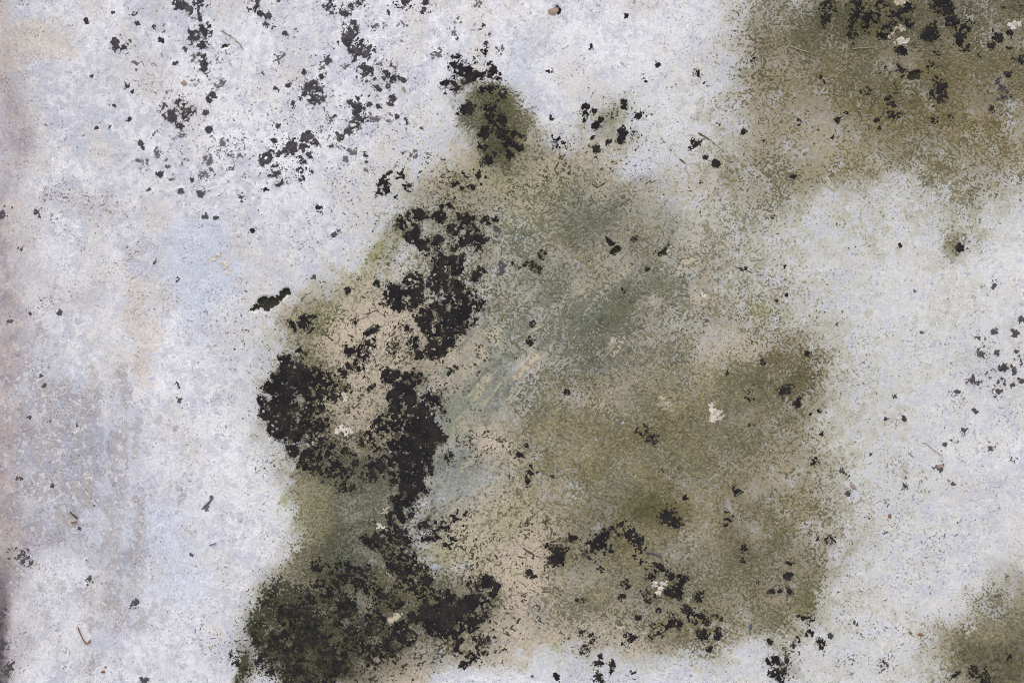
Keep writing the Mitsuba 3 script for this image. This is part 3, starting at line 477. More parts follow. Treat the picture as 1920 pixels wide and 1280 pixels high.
# ------------------------------------------------------------------ black mould: patches of merged colonies (u, v, r; r < 0 = loose and broken)
PATCHES = [
    ('double black mould blot on white paint near the upper left corner', [(217, 78, 11), (218, 88, 7), (233, 89, 8)]),
    ('black mould cluster with a brownish halo, lower of the upper left clusters', [(310, 206, 9), (322, 219, 13), (335, 188, 8), (343, 198, 8), (355, 207, 9), (336, 236, 7), (350, 215, -14), (362, 212, 5)]),
    ('black mould patch cut by the top edge, leftmost there', [(328, 0, 8), (335, 3, 10), (345, 10, 13), (355, 18, 11), (357, 25, 6), (378, 3, 10), (374, 30, 9), (362, 34, 5), (370, 12, -8), (391, 42, -7)]),
    ('grey black mould pair below the leftmost top edge patch', [(359, 60, 10), (358, 70, 8), (377, 58, -8), (388, 68, -11), (396, 76, -5)]),
    ('short vertical chain of black mould in the upper left', [(381, 87, 5), (380, 105, 6), (381, 118, 8), (382, 130, 6), (384, 138, 5), (372, 136, 4)]),
    ('black mould patch cut by the top edge above a chain of spots', [(480, 5, 9), (479, 18, 8), (484, 24, 5)]),
    ('tall ragged mould patch split by white scratches, top middle', [(663, 42, 8), (668, 52, 8), (655, 62, 13), (650, 78, 12), (655, 90, 9), (643, 48, 4), (675, 80, -11), (674, 96, 10), (685, 103, 9), (695, 88, -9), (666, 105, -7), (635, 79, 4)]),
    ('loose slanting mould patch cut by the top edge, top middle', [(617, 14, -12), (613, 12, 6), (650, 20, -12), (658, 12, 10), (668, 5, 9), (652, 24, 6), (680, 0, 5)]),
    ('mould patch hanging from the top edge, right of top middle', [(760, 2, 10), (770, 10, 6), (748, 12, -6), (795, 20, 5), (798, 0, 7)]),
    ('horseshoe shaped grey green mould patch', [(575, 163, 10), (588, 160, 11), (600, 168, 9), (605, 183, 8), (590, 188, -12), (588, 176, -12), (570, 176, 8), (562, 186, 7), (550, 194, 7)]),
    ('slanting mould streak on white paint below the tall ragged patch', [(669, 183, 6), (662, 193, -7), (670, 206, 10), (669, 220, 9), (663, 234, 9), (653, 245, 8), (642, 255, 8), (678, 222, -9)]),
    ('wide lobed mould patch on white paint, left of centre', [(570, 256, 10), (582, 254, 9), (592, 263, -9), (547, 274, 14), (535, 285, 8), (522, 289, 9), (500, 296, 13), (494, 305, 9), (568, 280, 11), (577, 290, 10), (580, 296, 7), (568, 302, -10), (572, 316, -10), (520, 330, -14), (522, 344, 8), (510, 312, -8), (567, 327, -11)]),
    ('pair of mottled mould blots right of the tall ragged patch', [(682, 128, 8), (695, 132, 10), (688, 140, 9), (700, 145, 5), (672, 148, 4), (727, 138, 10), (738, 146, 9), (720, 147, 7), (732, 128, -8)]),
    ('black mould arc crowning the dark green algae patch', [(855, 106, -8), (856, 124, 10), (866, 135, 10), (880, 142, 13), (895, 141, 10), (908, 130, -12), (912, 120, -9), (910, 98, 8), (900, 108, -8), (922, 135, 10), (927, 143, 9), (867, 153, 7), (836, 157, 8), (853, 158, 9), (840, 170, 4)]),
    ('black mould blots clustered inside the dark green algae patch', [(921, 165, 12), (940, 180, 12), (875, 205, 12), (902, 170, 8), (857, 212, 5), (907, 250, 10), (946, 250, 13), (965, 252, 10), (978, 256, 8), (972, 277, 11), (955, 290, 10), (915, 300, 11), (930, 285, 9), (920, 210, -14), (935, 225, -16), (905, 275, -10), (952, 268, 10)]),
    ('black mould crown of round lobes at the head of the big algae patch', [(787, 402, 13), (751, 418, 12), (763, 408, -9), (775, 425, -10), (775, 448, 14), (788, 458, 13), (772, 438, 9), (798, 464, 8), (812, 452, -15), (820, 447, 10), (795, 470, -10)]),
    ('ragged black mould sprawl right of the crown of lobes', [(825, 405, 11), (828, 385, 6), (842, 381, -8), (868, 410, 13), (882, 413, 9), (888, 436, 12), (878, 446, 13), (897, 444, 12), (868, 457, 9), (906, 450, -9), (916, 452, -6), (930, 413, -6), (853, 465, -9), (910, 415, -8), (850, 430, -14), (892, 460, -10)]),
    ('large black mould mass above the middle of the wall', [(828, 490, 17), (845, 490, 15), (860, 488, 13), (857, 502, 13), (825, 507, 13), (842, 510, 17), (818, 517, 10), (860, 540, 15), (865, 560, 17), (850, 560, 13), (870, 580, 14), (855, 592, 17), (838, 585, -18), (880, 548, 10), (885, 600, -8), (820, 575, -14), (830, 540, -22), (800, 590, -16), (788, 600, 12), (800, 615, 13), (830, 615, 17), (855, 612, -16), (840, 635, 15), (812, 638, 13), (810, 653, 16), (830, 657, 12), (785, 665, 8), (775, 640, -12), (762, 615, -11), (905, 505, -10), (890, 520, -10), (895, 570, -12), (770, 525, -12), (790, 530, -18)]),
    ('black mould offshoot with beige gaps, left of the large mass', [(740, 545, 14), (725, 550, 7), (755, 555, -14), (775, 547, 14), (785, 556, 12), (773, 567, 11), (745, 574, 14), (725, 567, -8), (735, 560, -14), (750, 580, 9), (790, 540, 9)]),
    ('blotchy brown black mould stroke on the left tip of the algae', [(570, 605, 11), (563, 596, 7), (585, 600, -10), (578, 615, -9), (548, 612, -8)]),
    ('big black mould block, leftmost in the algae', [(540, 693, 18), (562, 705, 24), (590, 708, 22), (610, 715, 18), (530, 715, 20), (516, 730, 17), (505, 725, 10), (525, 760, 22), (520, 785, 20), (515, 800, 16), (532, 808, 18), (547, 740, -22), (575, 732, 16), (622, 740, 14), (600, 735, 15), (560, 790, -26), (582, 785, -18), (555, 815, 14), (600, 800, -16), (592, 820, -20), (590, 760, -22), (550, 845, 13), (575, 850, 13), (572, 872, 11), (497, 770, -14), (492, 752, -10), (645, 722, -12), (545, 770, -24), (638, 738, 9), (590, 875, -14), (565, 665, -12), (535, 672, 9)]),
    ('speckled broken mould between the two big black blocks', [(620, 850, -24), (650, 865, -26), (690, 830, -18), (640, 880, -20), (615, 885, -16), (700, 860, -20), (725, 850, -20), (712, 870, 13), (735, 868, 12), (698, 892, 10), (720, 800, -22), (725, 780, -14), (690, 885, -18), (640, 905, -14), (660, 915, 6)]),
    ('scattered mould crumbs between the upper and lower black masses', [(655, 660, -13), (680, 655, -13), (650, 690, -15), (672, 680, -14), (740, 650, -12), (735, 655, 9), (768, 643, -9), (700, 640, -12), (690, 672, -12), (690, 625, -9), (702, 618, -9), (665, 602, -7), (690, 640, 8), (685, 715, -8), (700, 725, 7)]),
    ('largest solid black mould mass with a long tail, left of centre', [(742, 762, 15), (748, 800, 20), (740, 832, 16), (790, 772, 18), (752, 862, 18), (800, 785, 18), (740, 740, 12), (730, 705, 14), (745, 700, 11), (760, 705, 12), (775, 710, -14), (750, 725, 15), (765, 735, 15), (770, 752, 15), (770, 772, 16), (790, 755, -12), (802, 745, 11), (815, 752, 13), (825, 760, -10), (745, 780, -16), (762, 792, 20), (782, 800, 25), (800, 810, 25), (815, 805, 16), (830, 820, 9), (762, 830, 20), (790, 838, 25), (780, 865, 22), (800, 860, 16), (808, 880, 10), (762, 885, 18), (780, 892, 18), (763, 910, 17), (785, 912, 15), (772, 925, 14), (765, 940, 11), (840, 855, -9), (745, 840, 10), (740, 895, -16), (790, 770, -14), (745, 940, -12)]),
    ('upper black mould cluster above the bottom mass', [(700, 979, 7), (708, 1010, 16), (718, 1004, 10), (688, 1012, 9), (735, 968, -14), (752, 968, 12), (766, 962, -10), (737, 985, -14), (752, 1000, -14), (757, 1016, -14), (735, 1015, -14), (722, 1032, -12), (740, 1050, -20), (762, 1060, -20), (735, 1065, 12), (790, 1075, -18), (800, 1086, 15), (760, 1090, -20), (770, 1040, -12), (745, 955, -10)]),
    ('loose black mould crumbs right of the long tail', [(818, 1000, -14), (800, 985, -13), (832, 985, -16), (858, 970, -12), (870, 965, 6), (850, 1005, -12), (842, 1020, -12), (800, 985, 7), (805, 1010, 8)]),
    ('bottom black mould mass with a raised right lobe', [(800, 1150, 20), (820, 1152, 25), (848, 1150, 20), (870, 1142, 20), (882, 1130, 18), (890, 1122, 12), (880, 1165, 20), (857, 1177, 17), (830, 1180, 20), (840, 1192, 12), (808, 1175, 16), (918, 1090, 14), (930, 1100, 11), (923, 1114, 9), (905, 1096, -10), (910, 1130, -14), (905, 1152, -14), (890, 1100, -14), (805, 1120, -18), (840, 1120, -16), (790, 1110, -16), (775, 1160, -14), (860, 1200, -12)]),
    ('black mould lump left of the bottom mass', [(752, 1178, 17), (768, 1190, 14), (742, 1200, 15), (727, 1210, 13), (735, 1218, 8), (762, 1202, -14), (700, 1235, -18), (680, 1210, -16), (715, 1170, -14), (690, 1180, -14), (700, 1150, -12)]),
    ('thin mould crumbs below the bottom mass', [(870, 1212, -17), (895, 1200, -14), (882, 1232, -10), (870, 1245, 6), (905, 1220, -10), (920, 1195, -10)]),
    ('oval black mould blot, left end of the lower arc', [(1047, 1035, 14), (1047, 1046, 14), (1038, 1048, -12), (1028, 1022, -6), (1055, 1055, -8)]),
    ('black mould arc across the lower algae', [(1076, 1008, -10), (1120, 1020, 14), (1136, 1003, 11), (1110, 1014, -10), (1165, 980, 8), (1152, 988, -9), (1180, 1000, 15), (1192, 1016, 13), (1202, 1030, 9), (1188, 1042, 7), (1100, 1032, -10), (1140, 1025, -10), (1122, 1063, -10), (1160, 1005, -10)]),
    ('round black mould blot alone above the lower arc', [(1250, 968, 15), (1262, 978, 11), (1244, 962, 7)]),
    ('black mould blots round the forked white chip', [(1203, 1054, 7), (1210, 1065, 5), (1231, 1062, 9), (1220, 1080, 7), (1262, 1078, 8), (1280, 1084, 10), (1273, 1097, 9), (1265, 1110, 14), (1254, 1106, 10), (1275, 1118, 8), (1217, 1119, 9), (1225, 1115, 7), (1203, 1108, -8), (1248, 1072, -6)]),
    ('row of black mould blots under the forked white chip', [(1262, 1167, 9), (1274, 1169, 9), (1255, 1155, 6), (1236, 1178, -13), (1228, 1190, -6), (1290, 1145, 10), (1287, 1138, 6), (1315, 1155, 7), (1325, 1162, 8), (1306, 1163, 5), (1296, 1163, 4)]),
    ('two solid black mould blots at the lower edge of the algae', [(1316, 1190, 11), (1323, 1186, 9), (1345, 1184, 6), (1344, 1194, 7), (1328, 1203, 4)]),
    ('loose brownish mould patch below the lower arc', [(1095, 1190, -12), (1105, 1198, -14), (1096, 1212, -13), (1090, 1185, 5), (1065, 1197, -5)]),
    ('greenish black mould blot on the bottom edge, right of middle', [(1454, 1237, 10), (1460, 1250, 13), (1452, 1264, 8), (1468, 1240, -9), (1443, 1254, -10), (1464, 1266, -8), (1448, 1244, -12)]),
    ('black mould blots at the right rim of the big algae patch', [(1468, 733, 9), (1480, 729, 8), (1495, 754, 9), (1497, 748, 6), (1466, 747, 4), (1452, 728, -6)]),
    ('black mould dash near the right edge of the wall', [(1853, 699, 7), (1863, 694, 8), (1874, 692, 7), (1885, 690, 6), (1858, 706, 4)]),
    ('black mould blots on the algae along the top right edge, left group', [(1550, 30, 11), (1563, 25, 7), (1545, 42, 6), (1548, 12, -11), (1605, 14, 14), (1600, 30, 10), (1622, 33, 12), (1640, 30, -11), (1600, 62, -12), (1625, 52, -10), (1645, 10, -11)]),
    ('broken black mould beside the white chips, top right', [(1690, 28, 14), (1702, 15, 10), (1676, 27, -12), (1702, 44, 8), (1665, 45, -10), (1690, 95, 8), (1745, 58, 12), (1737, 68, 10), (1752, 64, 9), (1655, 60, -12)]),
    ('black mould drip running down from the top right edge', [(1765, 3, 16), (1778, 18, 13), (1782, 30, 11), (1790, 43, 8), (1808, 55, 9), (1803, 70, 10), (1800, 80, 5), (1813, 92, 6), (1820, 46, 5)]),
    ('upright black mould blot with a thin tail on the upper right algae', [(1765, 165, 10), (1766, 176, 11), (1749, 177, -8), (1762, 190, 4), (1757, 200, 3.5), (1753, 208, 3.5), (1750, 220, 8), (1755, 217, 6)]),
    ('black mould blot with a spur, left twin on the upper right algae', [(1664, 186, 4), (1669, 193, 6), (1676, 201, 9), (1674, 214, 9), (1682, 212, 7)]),
    ('black mould blot with a spur, right twin near the edge', [(1875, 153, 4), (1880, 160, 6), (1888, 169, 9), (1884, 182, 9), (1894, 180, 6)]),
    ('dim black mould patch in the bottom right corner algae', [(1825, 1260, -12), (1850, 1268, -14), (1795, 1262, -8), (1890, 1230, 5)]),
    ('dark grime strip along the lower left edge', [(2, 1150, -8), (4, 1185, -9), (4, 1215, -11), (14, 1242, -12), (8, 1262, -13), (20, 1250, -8), (2, 1285, -14), (1, 1170, -9), (5, 1200, -9), (10, 1228, -10)]),
    ('brown black smudges in the lower left', [(27, 1033, -10), (45, 1040, -12), (55, 1056, -7), (40, 1055, -8), (30, 1045, -9)]),
    ('grey mould smudges on the algae above the black sprawl', [(885, 352, -9), (870, 352, -7), (855, 342, -8), (892, 330, -7), (875, 330, -7), (915, 330, -8), (903, 345, -6)]),
    ('broken black mould beside the dark green slit, left of the big algae', [(711, 346, 6), (726, 355, 9), (732, 343, 6), (713, 362, 4), (744, 368, 4), (750, 326, -9), (768, 350, -7), (722, 345, -8)]),
    ('dark mould in the green bottom left growth', [(560, 1235, -34), (640, 1070, -24), (680, 1085, -24), (620, 1110, -24), (700, 1115, -22), (740, 1125, -20), (650, 1130, -22), (600, 1060, -14), (540, 1150, -22), (575, 1130, -20), (690, 1215, -22), (660, 1190, -22), (500, 1240, -24), (600, 1100, -16), (600, 1225, -34), (640, 1235, -26), (520, 1205, -26), (590, 1180, -26), (480, 1195, -16), (545, 1190, -24), (620, 1260, -26), (580, 1268, -24), (445, 1240, -14), (640, 1160, -20), (610, 1200, 12), (632, 1248, 14), (560, 1252, 12)]),
]


mouldy = np.zeros((GH, GW), bool)


def colony(name, rows, finish, label, group=None, thick=.0014):
    t, l, u0, v0 = disc_field(rows, 12)
    h, w = t.shape
    s = (slice(v0, v0 + h), slice(u0, u0 + w))
    if len(rows) > 1:
        f = np.where(t > 0, np.minimum(t * .75, 5.5), t * .5) + 1.25 * n6[s] + 1.35 * n3[s] + 1.0 * n2[s] + 1.3 * n14[s] - .2
        f = np.where(t < -14, -1, f)
    else:
        f = np.minimum(t, 4.5) + 1.5 * n6[s] + 1.3 * n3[s] + .9 * n2[s] + .8 * n14[s] - .2
    if l.max() > -90:
        f = np.maximum(f, np.minimum(l * .5, 2.6) + 2.0 * n6[s] + 1.8 * n3[s] + 1.3 * n2[s] + 1.3 * n14[s] - (1.8 if len(rows) == 1 else 2.1 if rows[0][2] < 0 else .8))
        f = np.where((l < -9) & (t < -9), -1, f)
    if len(rows) > 6:
        f = np.minimum(f, 1.6 * (2.1 - .75 * n5[s] - .45 * n3[s] - .8 * n14[s] - .5 * n40[s]))
    mouldy[s] |= f > 0
    return put(name, crust(f.astype(np.float32), u0, v0, thick, 3), finish, label, 'mould', group)


for label, rows in PATCHES:
    pale = rows[0][1] < 345 and rows[0][0] < 815 or rows[0][0] < 60
    if rows[0][0] > 1500 and rows[0][1] < 120:
        rows = [(a, b, c * 1.15) for a, b, c in rows]
    if pale or rows[0][0] > 1840:
        rows = [(a, b, c * .88) for a, b, c in rows]
    colony('mould_patch', rows, 'mould_grey' if rows[0][0] < 60 else 'mould_soft' if pale or rows[0][0] > 1840 else 'mould', label)

SPOTS = [(161, 39, 5), (212, 23, 4), (250, 28, 6), (258, 44, 5), (289, 52, 8), (306, 50, -7), (135, 53, -4), (299, 76, 7), (257, 121, -6), (346, 95, 5), (329, 119, 5.5), (361, 109, -8), (237, 161, 7), (254, 157, -6), (250, 172, 6), (213, 197, 6), (242, 224, 6), (204, 239, 4), (181, 239, 3.5), (400, 178, 8), (391, 189, 8), (385, 212, 7),
         (414, 158, -9), (365, 152, -7), (315, 170, -6), (392, 242, 8), (337, 255, -8), (264, 270, 7), (267, 278, 5), (290, 254, -8), (297, 291, -11), (268, 306, -8), (420, 270, -4), (394, 303, -11), (347, 303, -8), (315, 314, -6), (433, 316, -5), (240, 101, 3), (168, 143, 3), (37, 8, 3), (300, 328, 8), (320, 334, -10), (281, 352, -9), (338, 357, 8), (376, 362, 11), (361, 336, 5), (388, 324, -15),
         (385, 406, 6), (405, 408, 4), (474, 432, 4), (458, 330, -4), (455, 372, -6), (291, 491, 5), (332, 521, 4), (112, 585, 5), (57, 587, 4), (17, 603, 6), (72, 400, -9), (99, 405, -6), (38, 465, -6), (10, 398, -14), (522, 2, 4), (504, 30, 9), (500, 48, 6), (511, 50, 5), (534, 64, 7), (553, 60, -5), (697, 46, -8), (719, 53, -6), (728, 26, 3), (755, 48, -8), (523, 112, -9), (614, 113, 10), (605, 120, -8), (635, 113, -5),
         (569, 134, 6), (578, 136, 4), (601, 146, 3.5), (531, 143, 3.5), (493, 138, 3), (648, 128, -7), (517, 167, 7), (541, 158, 6), (709, 118, -8), (687, 151, 4), (710, 165, 8), (729, 165, 7), (736, 184, 9), (731, 196, 4), (756, 149, 5), (693, 178, 4), (703, 186, 3), (693, 197, 5), (709, 200, 6), (703, 219, -9), (734, 224, -7), (743, 217, 5), (761, 223, 6), (765, 230, 3), (790, 240, 3), (628, 217, 4), (617, 218, -5),
         (520, 235, 6), (537, 230, 3), (600, 243, -4), (515, 263, 7), (515, 252, 3), (620, 274, 6), (638, 270, -5), (684, 293, 6), (686, 303, 5), (685, 312, -7), (665, 288, -9), (650, 300, -5), (740, 310, -4), (755, 287, 3), (776, 290, -9), (800, 288, -8), (803, 88, -7), (820, 100, -10), (850, 62, -9), (857, 72, 4), (887, 52, -5), (905, 49, 4), (917, 64, 6), (910, 80, 5), (894, 92, 4), (940, 94, -6), (865, 40, -6), (890, 10, -7),
         (497, 355, 5), (597, 388, 6), (600, 398, 5), (674, 322, 4), (690, 345, 3), (703, 422, -5), (652, 546, 6), (707, 532, 7), (590, 521, -6), (632, 437, -9), (1172, 29, 4), (1033, 134, 4), (1233, 121, 5), (1308, 134, -6), (1320, 160, -4), (1211, 143, -4), (1108, 172, -4), (1110, 83, -4), (1032, 221, 5), (1100, 199, 7), (1097, 212, -7), (1098, 225, 5), (1115, 205, 6), (1125, 223, 6), (1117, 234, 9), (1170, 192, 6), (1170, 200, 6), (1196, 217, 6),
         (1212, 211, -6), (1168, 248, 11), (1163, 262, 9), (1180, 248, -6), (1141, 265, 7), (1120, 280, 9), (1112, 257, 4), (1050, 265, -11), (1303, 270, 9), (1311, 267, 6), (1292, 277, 6), (1322, 294, 6), (1343, 308, 8), (1394, 245, 6), (1410, 116, -9), (1147, 455, 7), (1140, 450, 5), (1190, 447, 6), (1015, 477, 8), (985, 493, 5), (1000, 608, 7), (995, 640, 9), (1168, 547, 6), (1798, 463, 8), (1487, 333, -6), (1470, 498, 4), (1688, 460, 5), (1727, 623, 4.5),
         (1914, 597, 9), (1863, 622, 8), (1902, 624, 8), (1897, 630, 5), (1835, 632, -8), (1865, 530, -5), (1715, 546, 4), (1475, 552, 4), (1456, 564, 3), (333, 718, 5), (334, 723, 4), (337, 748, 6), (337, 755, 5), (84, 722, 4), (77, 705, 4), (360, 925, 3), (35, 898, 6), (58, 781, 4), (96, 791, 3), (146, 798, 3), (93, 867, 3), (97, 911, 5), (176, 947, 3.5), (148, 990, 5), (360, 1039, 3.5), (373, 967, 3.5), (272, 1274, 8), (255, 1130, -10), (170, 1058, -6), (121, 1249, 4), (163, 1088, -5),
         (1062, 735, 6), (990, 902, 8), (990, 909, 7), (1010, 880, 6), (1036, 892, 6), (1036, 900, 4), (976, 852, 6), (988, 836, 5), (995, 880, -5), (1240, 880, 5), (1403, 735, 7), (1405, 748, 8), (1365, 700, 5), (1430, 678, 6), (1410, 795, 5), (1285, 932, 6), (1260, 955, -9), (1382, 920, -7), (1205, 810, -12), (1220, 825, -10), (1515, 664, 5), (1520, 775, 4), (1535, 772, 4), (1540, 812, 4), (1678, 744, 4), (1695, 784, 5), (1660, 786, 4), (1634, 851, 4), (1770, 832, 6), (1770, 840, 5), (1787, 833, -7),
         (1808, 808, 6), (1830, 770, 6), (1795, 735, 6), (1900, 693, 7), (1902, 700, 5), (1870, 717, -8), (1880, 710, -7), (1870, 735, -9), (1825, 715, -10), (1916, 713, 8), (1898, 721, 6), (1835, 660, -9), (1870, 662, 5), (1907, 660, 6), (1908, 672, -7), (1920, 680, -9), (1760, 875, -9), (1590, 923, 7), (1583, 887, -7), (1525, 865, -8), (1858, 838, -6), (1900, 860, -5), (1785, 905, -5), (1700, 905, -5), (1365, 975, -10), (1395, 1028, 8), (1392, 1053, 5), (1423, 1093, 4), (1310, 1115, -9), (1172, 1092, 8), (1178, 1099, 6),
         (1163, 1121, 6), (1172, 1119, 6), (1195, 1158, 6), (1236, 1145, 5), (1330, 1216, 6), (1180, 1198, -11), (1125, 1230, 6), (1120, 1243, 6), (1128, 1245, 4), (1148, 1242, 7), (1145, 1260, -6), (1043, 1267, 8), (1120, 1275, -12), (1186, 1265, -5), (992, 1074, 7), (1000, 1080, 7), (1478, 1080, 10), (1480, 1060, -9), (1448, 1108, 7), (1463, 1108, 5), (1483, 1112, 8), (1480, 1104, 5), (1555, 1015, -10), (1543, 1012, -7), (1515, 1157, -10), (1500, 1155, -6), (1520, 1186, 5), (1512, 1191, 4),
         (1557, 1193, 9), (1493, 1202, -7), (1445, 1203, 8), (1540, 1207, -7), (1665, 1243, -8), (1655, 1255, -6), (1800, 979, 5), (1660, 1175, 3.5), (1608, 1170, -4), (1870, 1115, -6), (1757, 104, 8), (1744, 124, -8), (1691, 142, 4), (1690, 128, -7), (1751, 147, 6), (1540, 142, -8), (1627, 168, -7), (1680, 170, -9), (1570, 224, 6), (1590, 211, 4), (1563, 253, 6), (1645, 225, 5), (1648, 240, 5), (1780, 220, 5), (1891, 140, 7), (1918, 110, 9), (1860, 85, 9), (1900, 93, -6), (1901, 108, 4),
         (1861, 208, 7), (1805, 176, 4), (1500, 225, -6), (1837, 105, 6), (1870, 68, -11), (1915, 10, -9), (1880, 12, -6), (1895, 62, -7), (1660, 128, -7), (1430, 268, -6), (1450, 405, 4), (930, 430, -8), (940, 500, -9), (795, 310, -6)]
ZONES = [(lambda u, v: u < 470 and v < 345, 'mould spots at the upper left'), (lambda u, v: u < 470 and v < 620, 'dark spots at the left middle'), (lambda u, v: u < 470, 'dark spots at the lower left'), (lambda u, v: u < 815 and v < 345, 'mould spots at top middle'),
         (lambda u, v: u < 960 and v < 200, 'mould spots above the arc'), (lambda u, v: 1040 < u < 1225 and 180 < v < 300, 'mould spots in the pale green tuft'), (lambda u, v: u < 960, 'mould spots left of the big algae'), (lambda u, v: u > 1480 and v < 300, 'mould spots on the upper right algae'),
         (lambda u, v: u < 1480 and v < 420, 'dark spots between the top algae patches'), (lambda u, v: u > 1780 and v < 760, 'mould spots at the right edge'), (lambda u, v: u > 1555, 'dark spots at the lower right'), (lambda u, v: v < 1000, 'mould spots on the middle of the algae'), (lambda u, v: True, 'mould spots at the lower edge of the algae')]
MARKS = [(222, 82, 'the double blot'), (330, 212, 'the brown haloed cluster'), (350, 15, 'the top edge patch, leftmost'), (382, 112, 'the short vertical chain'), (586, 175, 'the horseshoe patch'), (665, 80, 'the tall scratched patch'), (660, 228, 'the slanting streak'), (540, 290, 'the wide lobed patch'), (710, 137, 'the mottled pair of blots'),
         (880, 138, 'the black arc at top middle'), (1145, 225, 'the pale green tuft'), (1040, 22, 'the dull brown bud'), (1430, 130, 'the upper right algae rim'), (1320, 330, 'the top algae gap'), (1690, 80, 'the white chips, top right'), (1785, 40, 'the top right drip'), (1718, 140, 'the square pit'), (1760, 175, 'the tailed upright blot'),
         (1672, 205, 'the left spurred twin'), (1886, 172, 'the right spurred twin'), (1802, 460, 'the faint olive stain'), (1868, 698, 'the black dash, right edge'), (1752, 845, 'the thin brown hair'), (1480, 740, 'the blots on the right rim'), (1340, 775, 'the split white flake'), (1240, 1100, 'the forked white chip'), (1250, 970, 'the round blot above the arc'), (1140, 1010, 'the black arc, lower algae'),
         (1047, 1040, 'the oval blot'), (1330, 1190, 'the two solid lower blots'), (1098, 1200, 'the loose brownish patch'), (1455, 1250, 'the greenish bottom edge blot'), (1900, 1215, 'the bottom right algae'), (1152, 470, 'the round dark pit'), (1005, 503, 'the olive pit'), (985, 690, 'the peach trowel smear'), (1220, 940, 'the green tuft, lower algae'), (510, 560, 'the dark gouge'), (365, 480, 'the pale blue wash'),
         (155, 1190, 'the forked orange twig'), (140, 968, 'the short dark twig'), (390, 943, 'the triangular nick'), (40, 1045, 'the lower left smudges'), (175, 385, 'the reddish speckle, left'), (60, 80, 'the tan stain, upper left'), (340, 735, 'the lower left paint'), (785, 430, 'the crown of lobes'), (750, 560, 'the black offshoot'), (725, 350, 'the dark green slit'), (1690, 560, 'the white paint, right'), (110, 780, 'the grey wash, left')]
WAYS = ['right of', 'up and right of', 'above', 'up and left of', 'left of', 'down and left of', 'below', 'down and right of']
alike = {}
for k, (u, v, r) in enumerate(SPOTS):
    d, (a, b, name) = min((math.hypot(u - m[0], v - m[1]), m) for m in MARKS)
    way = 'at' if d < 10 else WAYS[int(round(math.atan2(b - v, u - a) / (math.pi / 4))) % 8]
    look = ('broken ' if r < 0 else '') + ('tiny' if abs(r) < 4.6 else 'small' if abs(r) < 7.6 else 'larger') + (' dark' if r < 0 else ' black') + ' mould spot'
    alike.setdefault((look, way, name), []).append(k)
named = {}
for (look, way, name), ks in alike.items():
    ks.sort(key=lambda k: (SPOTS[k][0], SPOTS[k][1]))
    order = {1: [''], 2: ['left hand ', 'right hand '], 3: ['leftmost ', 'middle ', 'rightmost ']}.get(len(ks)) or [f'{w} from left ' for w in ('first', 'second', 'third', 'fourth', 'fifth', 'sixth', 'seventh', 'eighth', 'ninth')]
    for k, o in zip(ks, order):
        named[k] = f'{o}{look} {way} {name}'
for k, (u, v, r) in enumerate(SPOTS):
    lone = u < 470 and v > 345
    colony('mould_spot', [(u, v, abs(r) * (.72 if lone else .8 if u < 960 and v < 345 or u > 1555 and v > 500 else .92) * (1 if r > 0 else -1.1))], 'mould_faint' if r < 0 and u < 960 and v < 345 else 'mould_grey' if lone or (r < 0 and u < 960) or u > 1700 and v > 500 else 'mould_soft' if u < 960 and v < 345 or u > 1555 and v > 500 else 'mould', named[k], next(g for f, g in ZONES if f(u, v)), .0008)

# powdery fringe round every colony
gap = ndimage.distance_transform_edt(~mouldy).astype(np.float32)
near = ndimage.gaussian_filter(mouldy.astype(np.float32), 14)
amount = (.05 + .75 * near) * (.55 + .45 * np.clip(3 * total, 0, 1)) * np.exp(-gap / (6 + 9 * total)) * (1 + .35 * n14)
f = np.where(inframe & ~mouldy & (gap > 0), amount - even(n2 + .7 * n3 + .3 * n6), -1).astype(np.float32)
put('mould_dust', crust(f, 0, 0, .0003, .06, step=1.25), 'dust', 'powdery black mould dust scattered round the black patches', 'mould', kind='stuff')

# ------------------------------------------------------------------ litter stuck to the wall
def on_wall(u, v, out=.001):
    return world(np.array([u], float), np.array([v], float), height(np.array([u], float), np.array([v], float)) + out)[0]


def tube(points, r0, r1, sides=7):
    p = np.array([on_wall(a, b, .0008 + max(r0, r1)) for a, b in points])
    t = np.linspace(0, 1, len(p) * 5)
    p = np.stack([np.interp(t, np.linspace(0, 1, len(p)), p[:, k]) for k in range(3)], 1)
    p = ndimage.gaussian_filter1d(p, 1.6, axis=0, mode='nearest')
    d = np.gradient(p, axis=0)
    d /= np.linalg.norm(d, axis=1, keepdims=True)
    a = np.cross(d, [0, 1, 0.01])
    a /= np.linalg.norm(a, axis=1, keepdims=True)
    b = np.cross(d, a)
    ang = np.linspace(0, 2 * np.pi, sides, endpoint=False)
    r = np.interp(t, [0, .08, .92, 1], [r0 * .4, r0, r1, r1 * .3])[:, None, None] * (1 + .12 * np.sin(9 * t + 1)[:, None, None])
    ring = p[:, None] + r * (np.cos(ang)[None, :, None] * a[:, None] + np.sin(ang)[None, :, None] * b[:, None])
    k = len(p)
    i, j = np.meshgrid(np.arange(k - 1), np.arange(sides), indexing='ij')
    q = np.stack([i * sides + j, i * sides + (j + 1) % sides, (i + 1) * sides + (j + 1) % sides, (i + 1) * sides + j], -1).reshape(-1, 4)
    f = np.vstack([q[:, [0, 1, 2]], q[:, [0, 2, 3]], [[0, m + 1, m] for m in range(1, sides - 1)], [[(k - 1) * sides, (k - 1) * sides + m, (k - 1) * sides + m + 1] for m in range(1, sides - 1)]])
    return trimesh.Trimesh(ring.reshape(-1, 3), f, process=False)


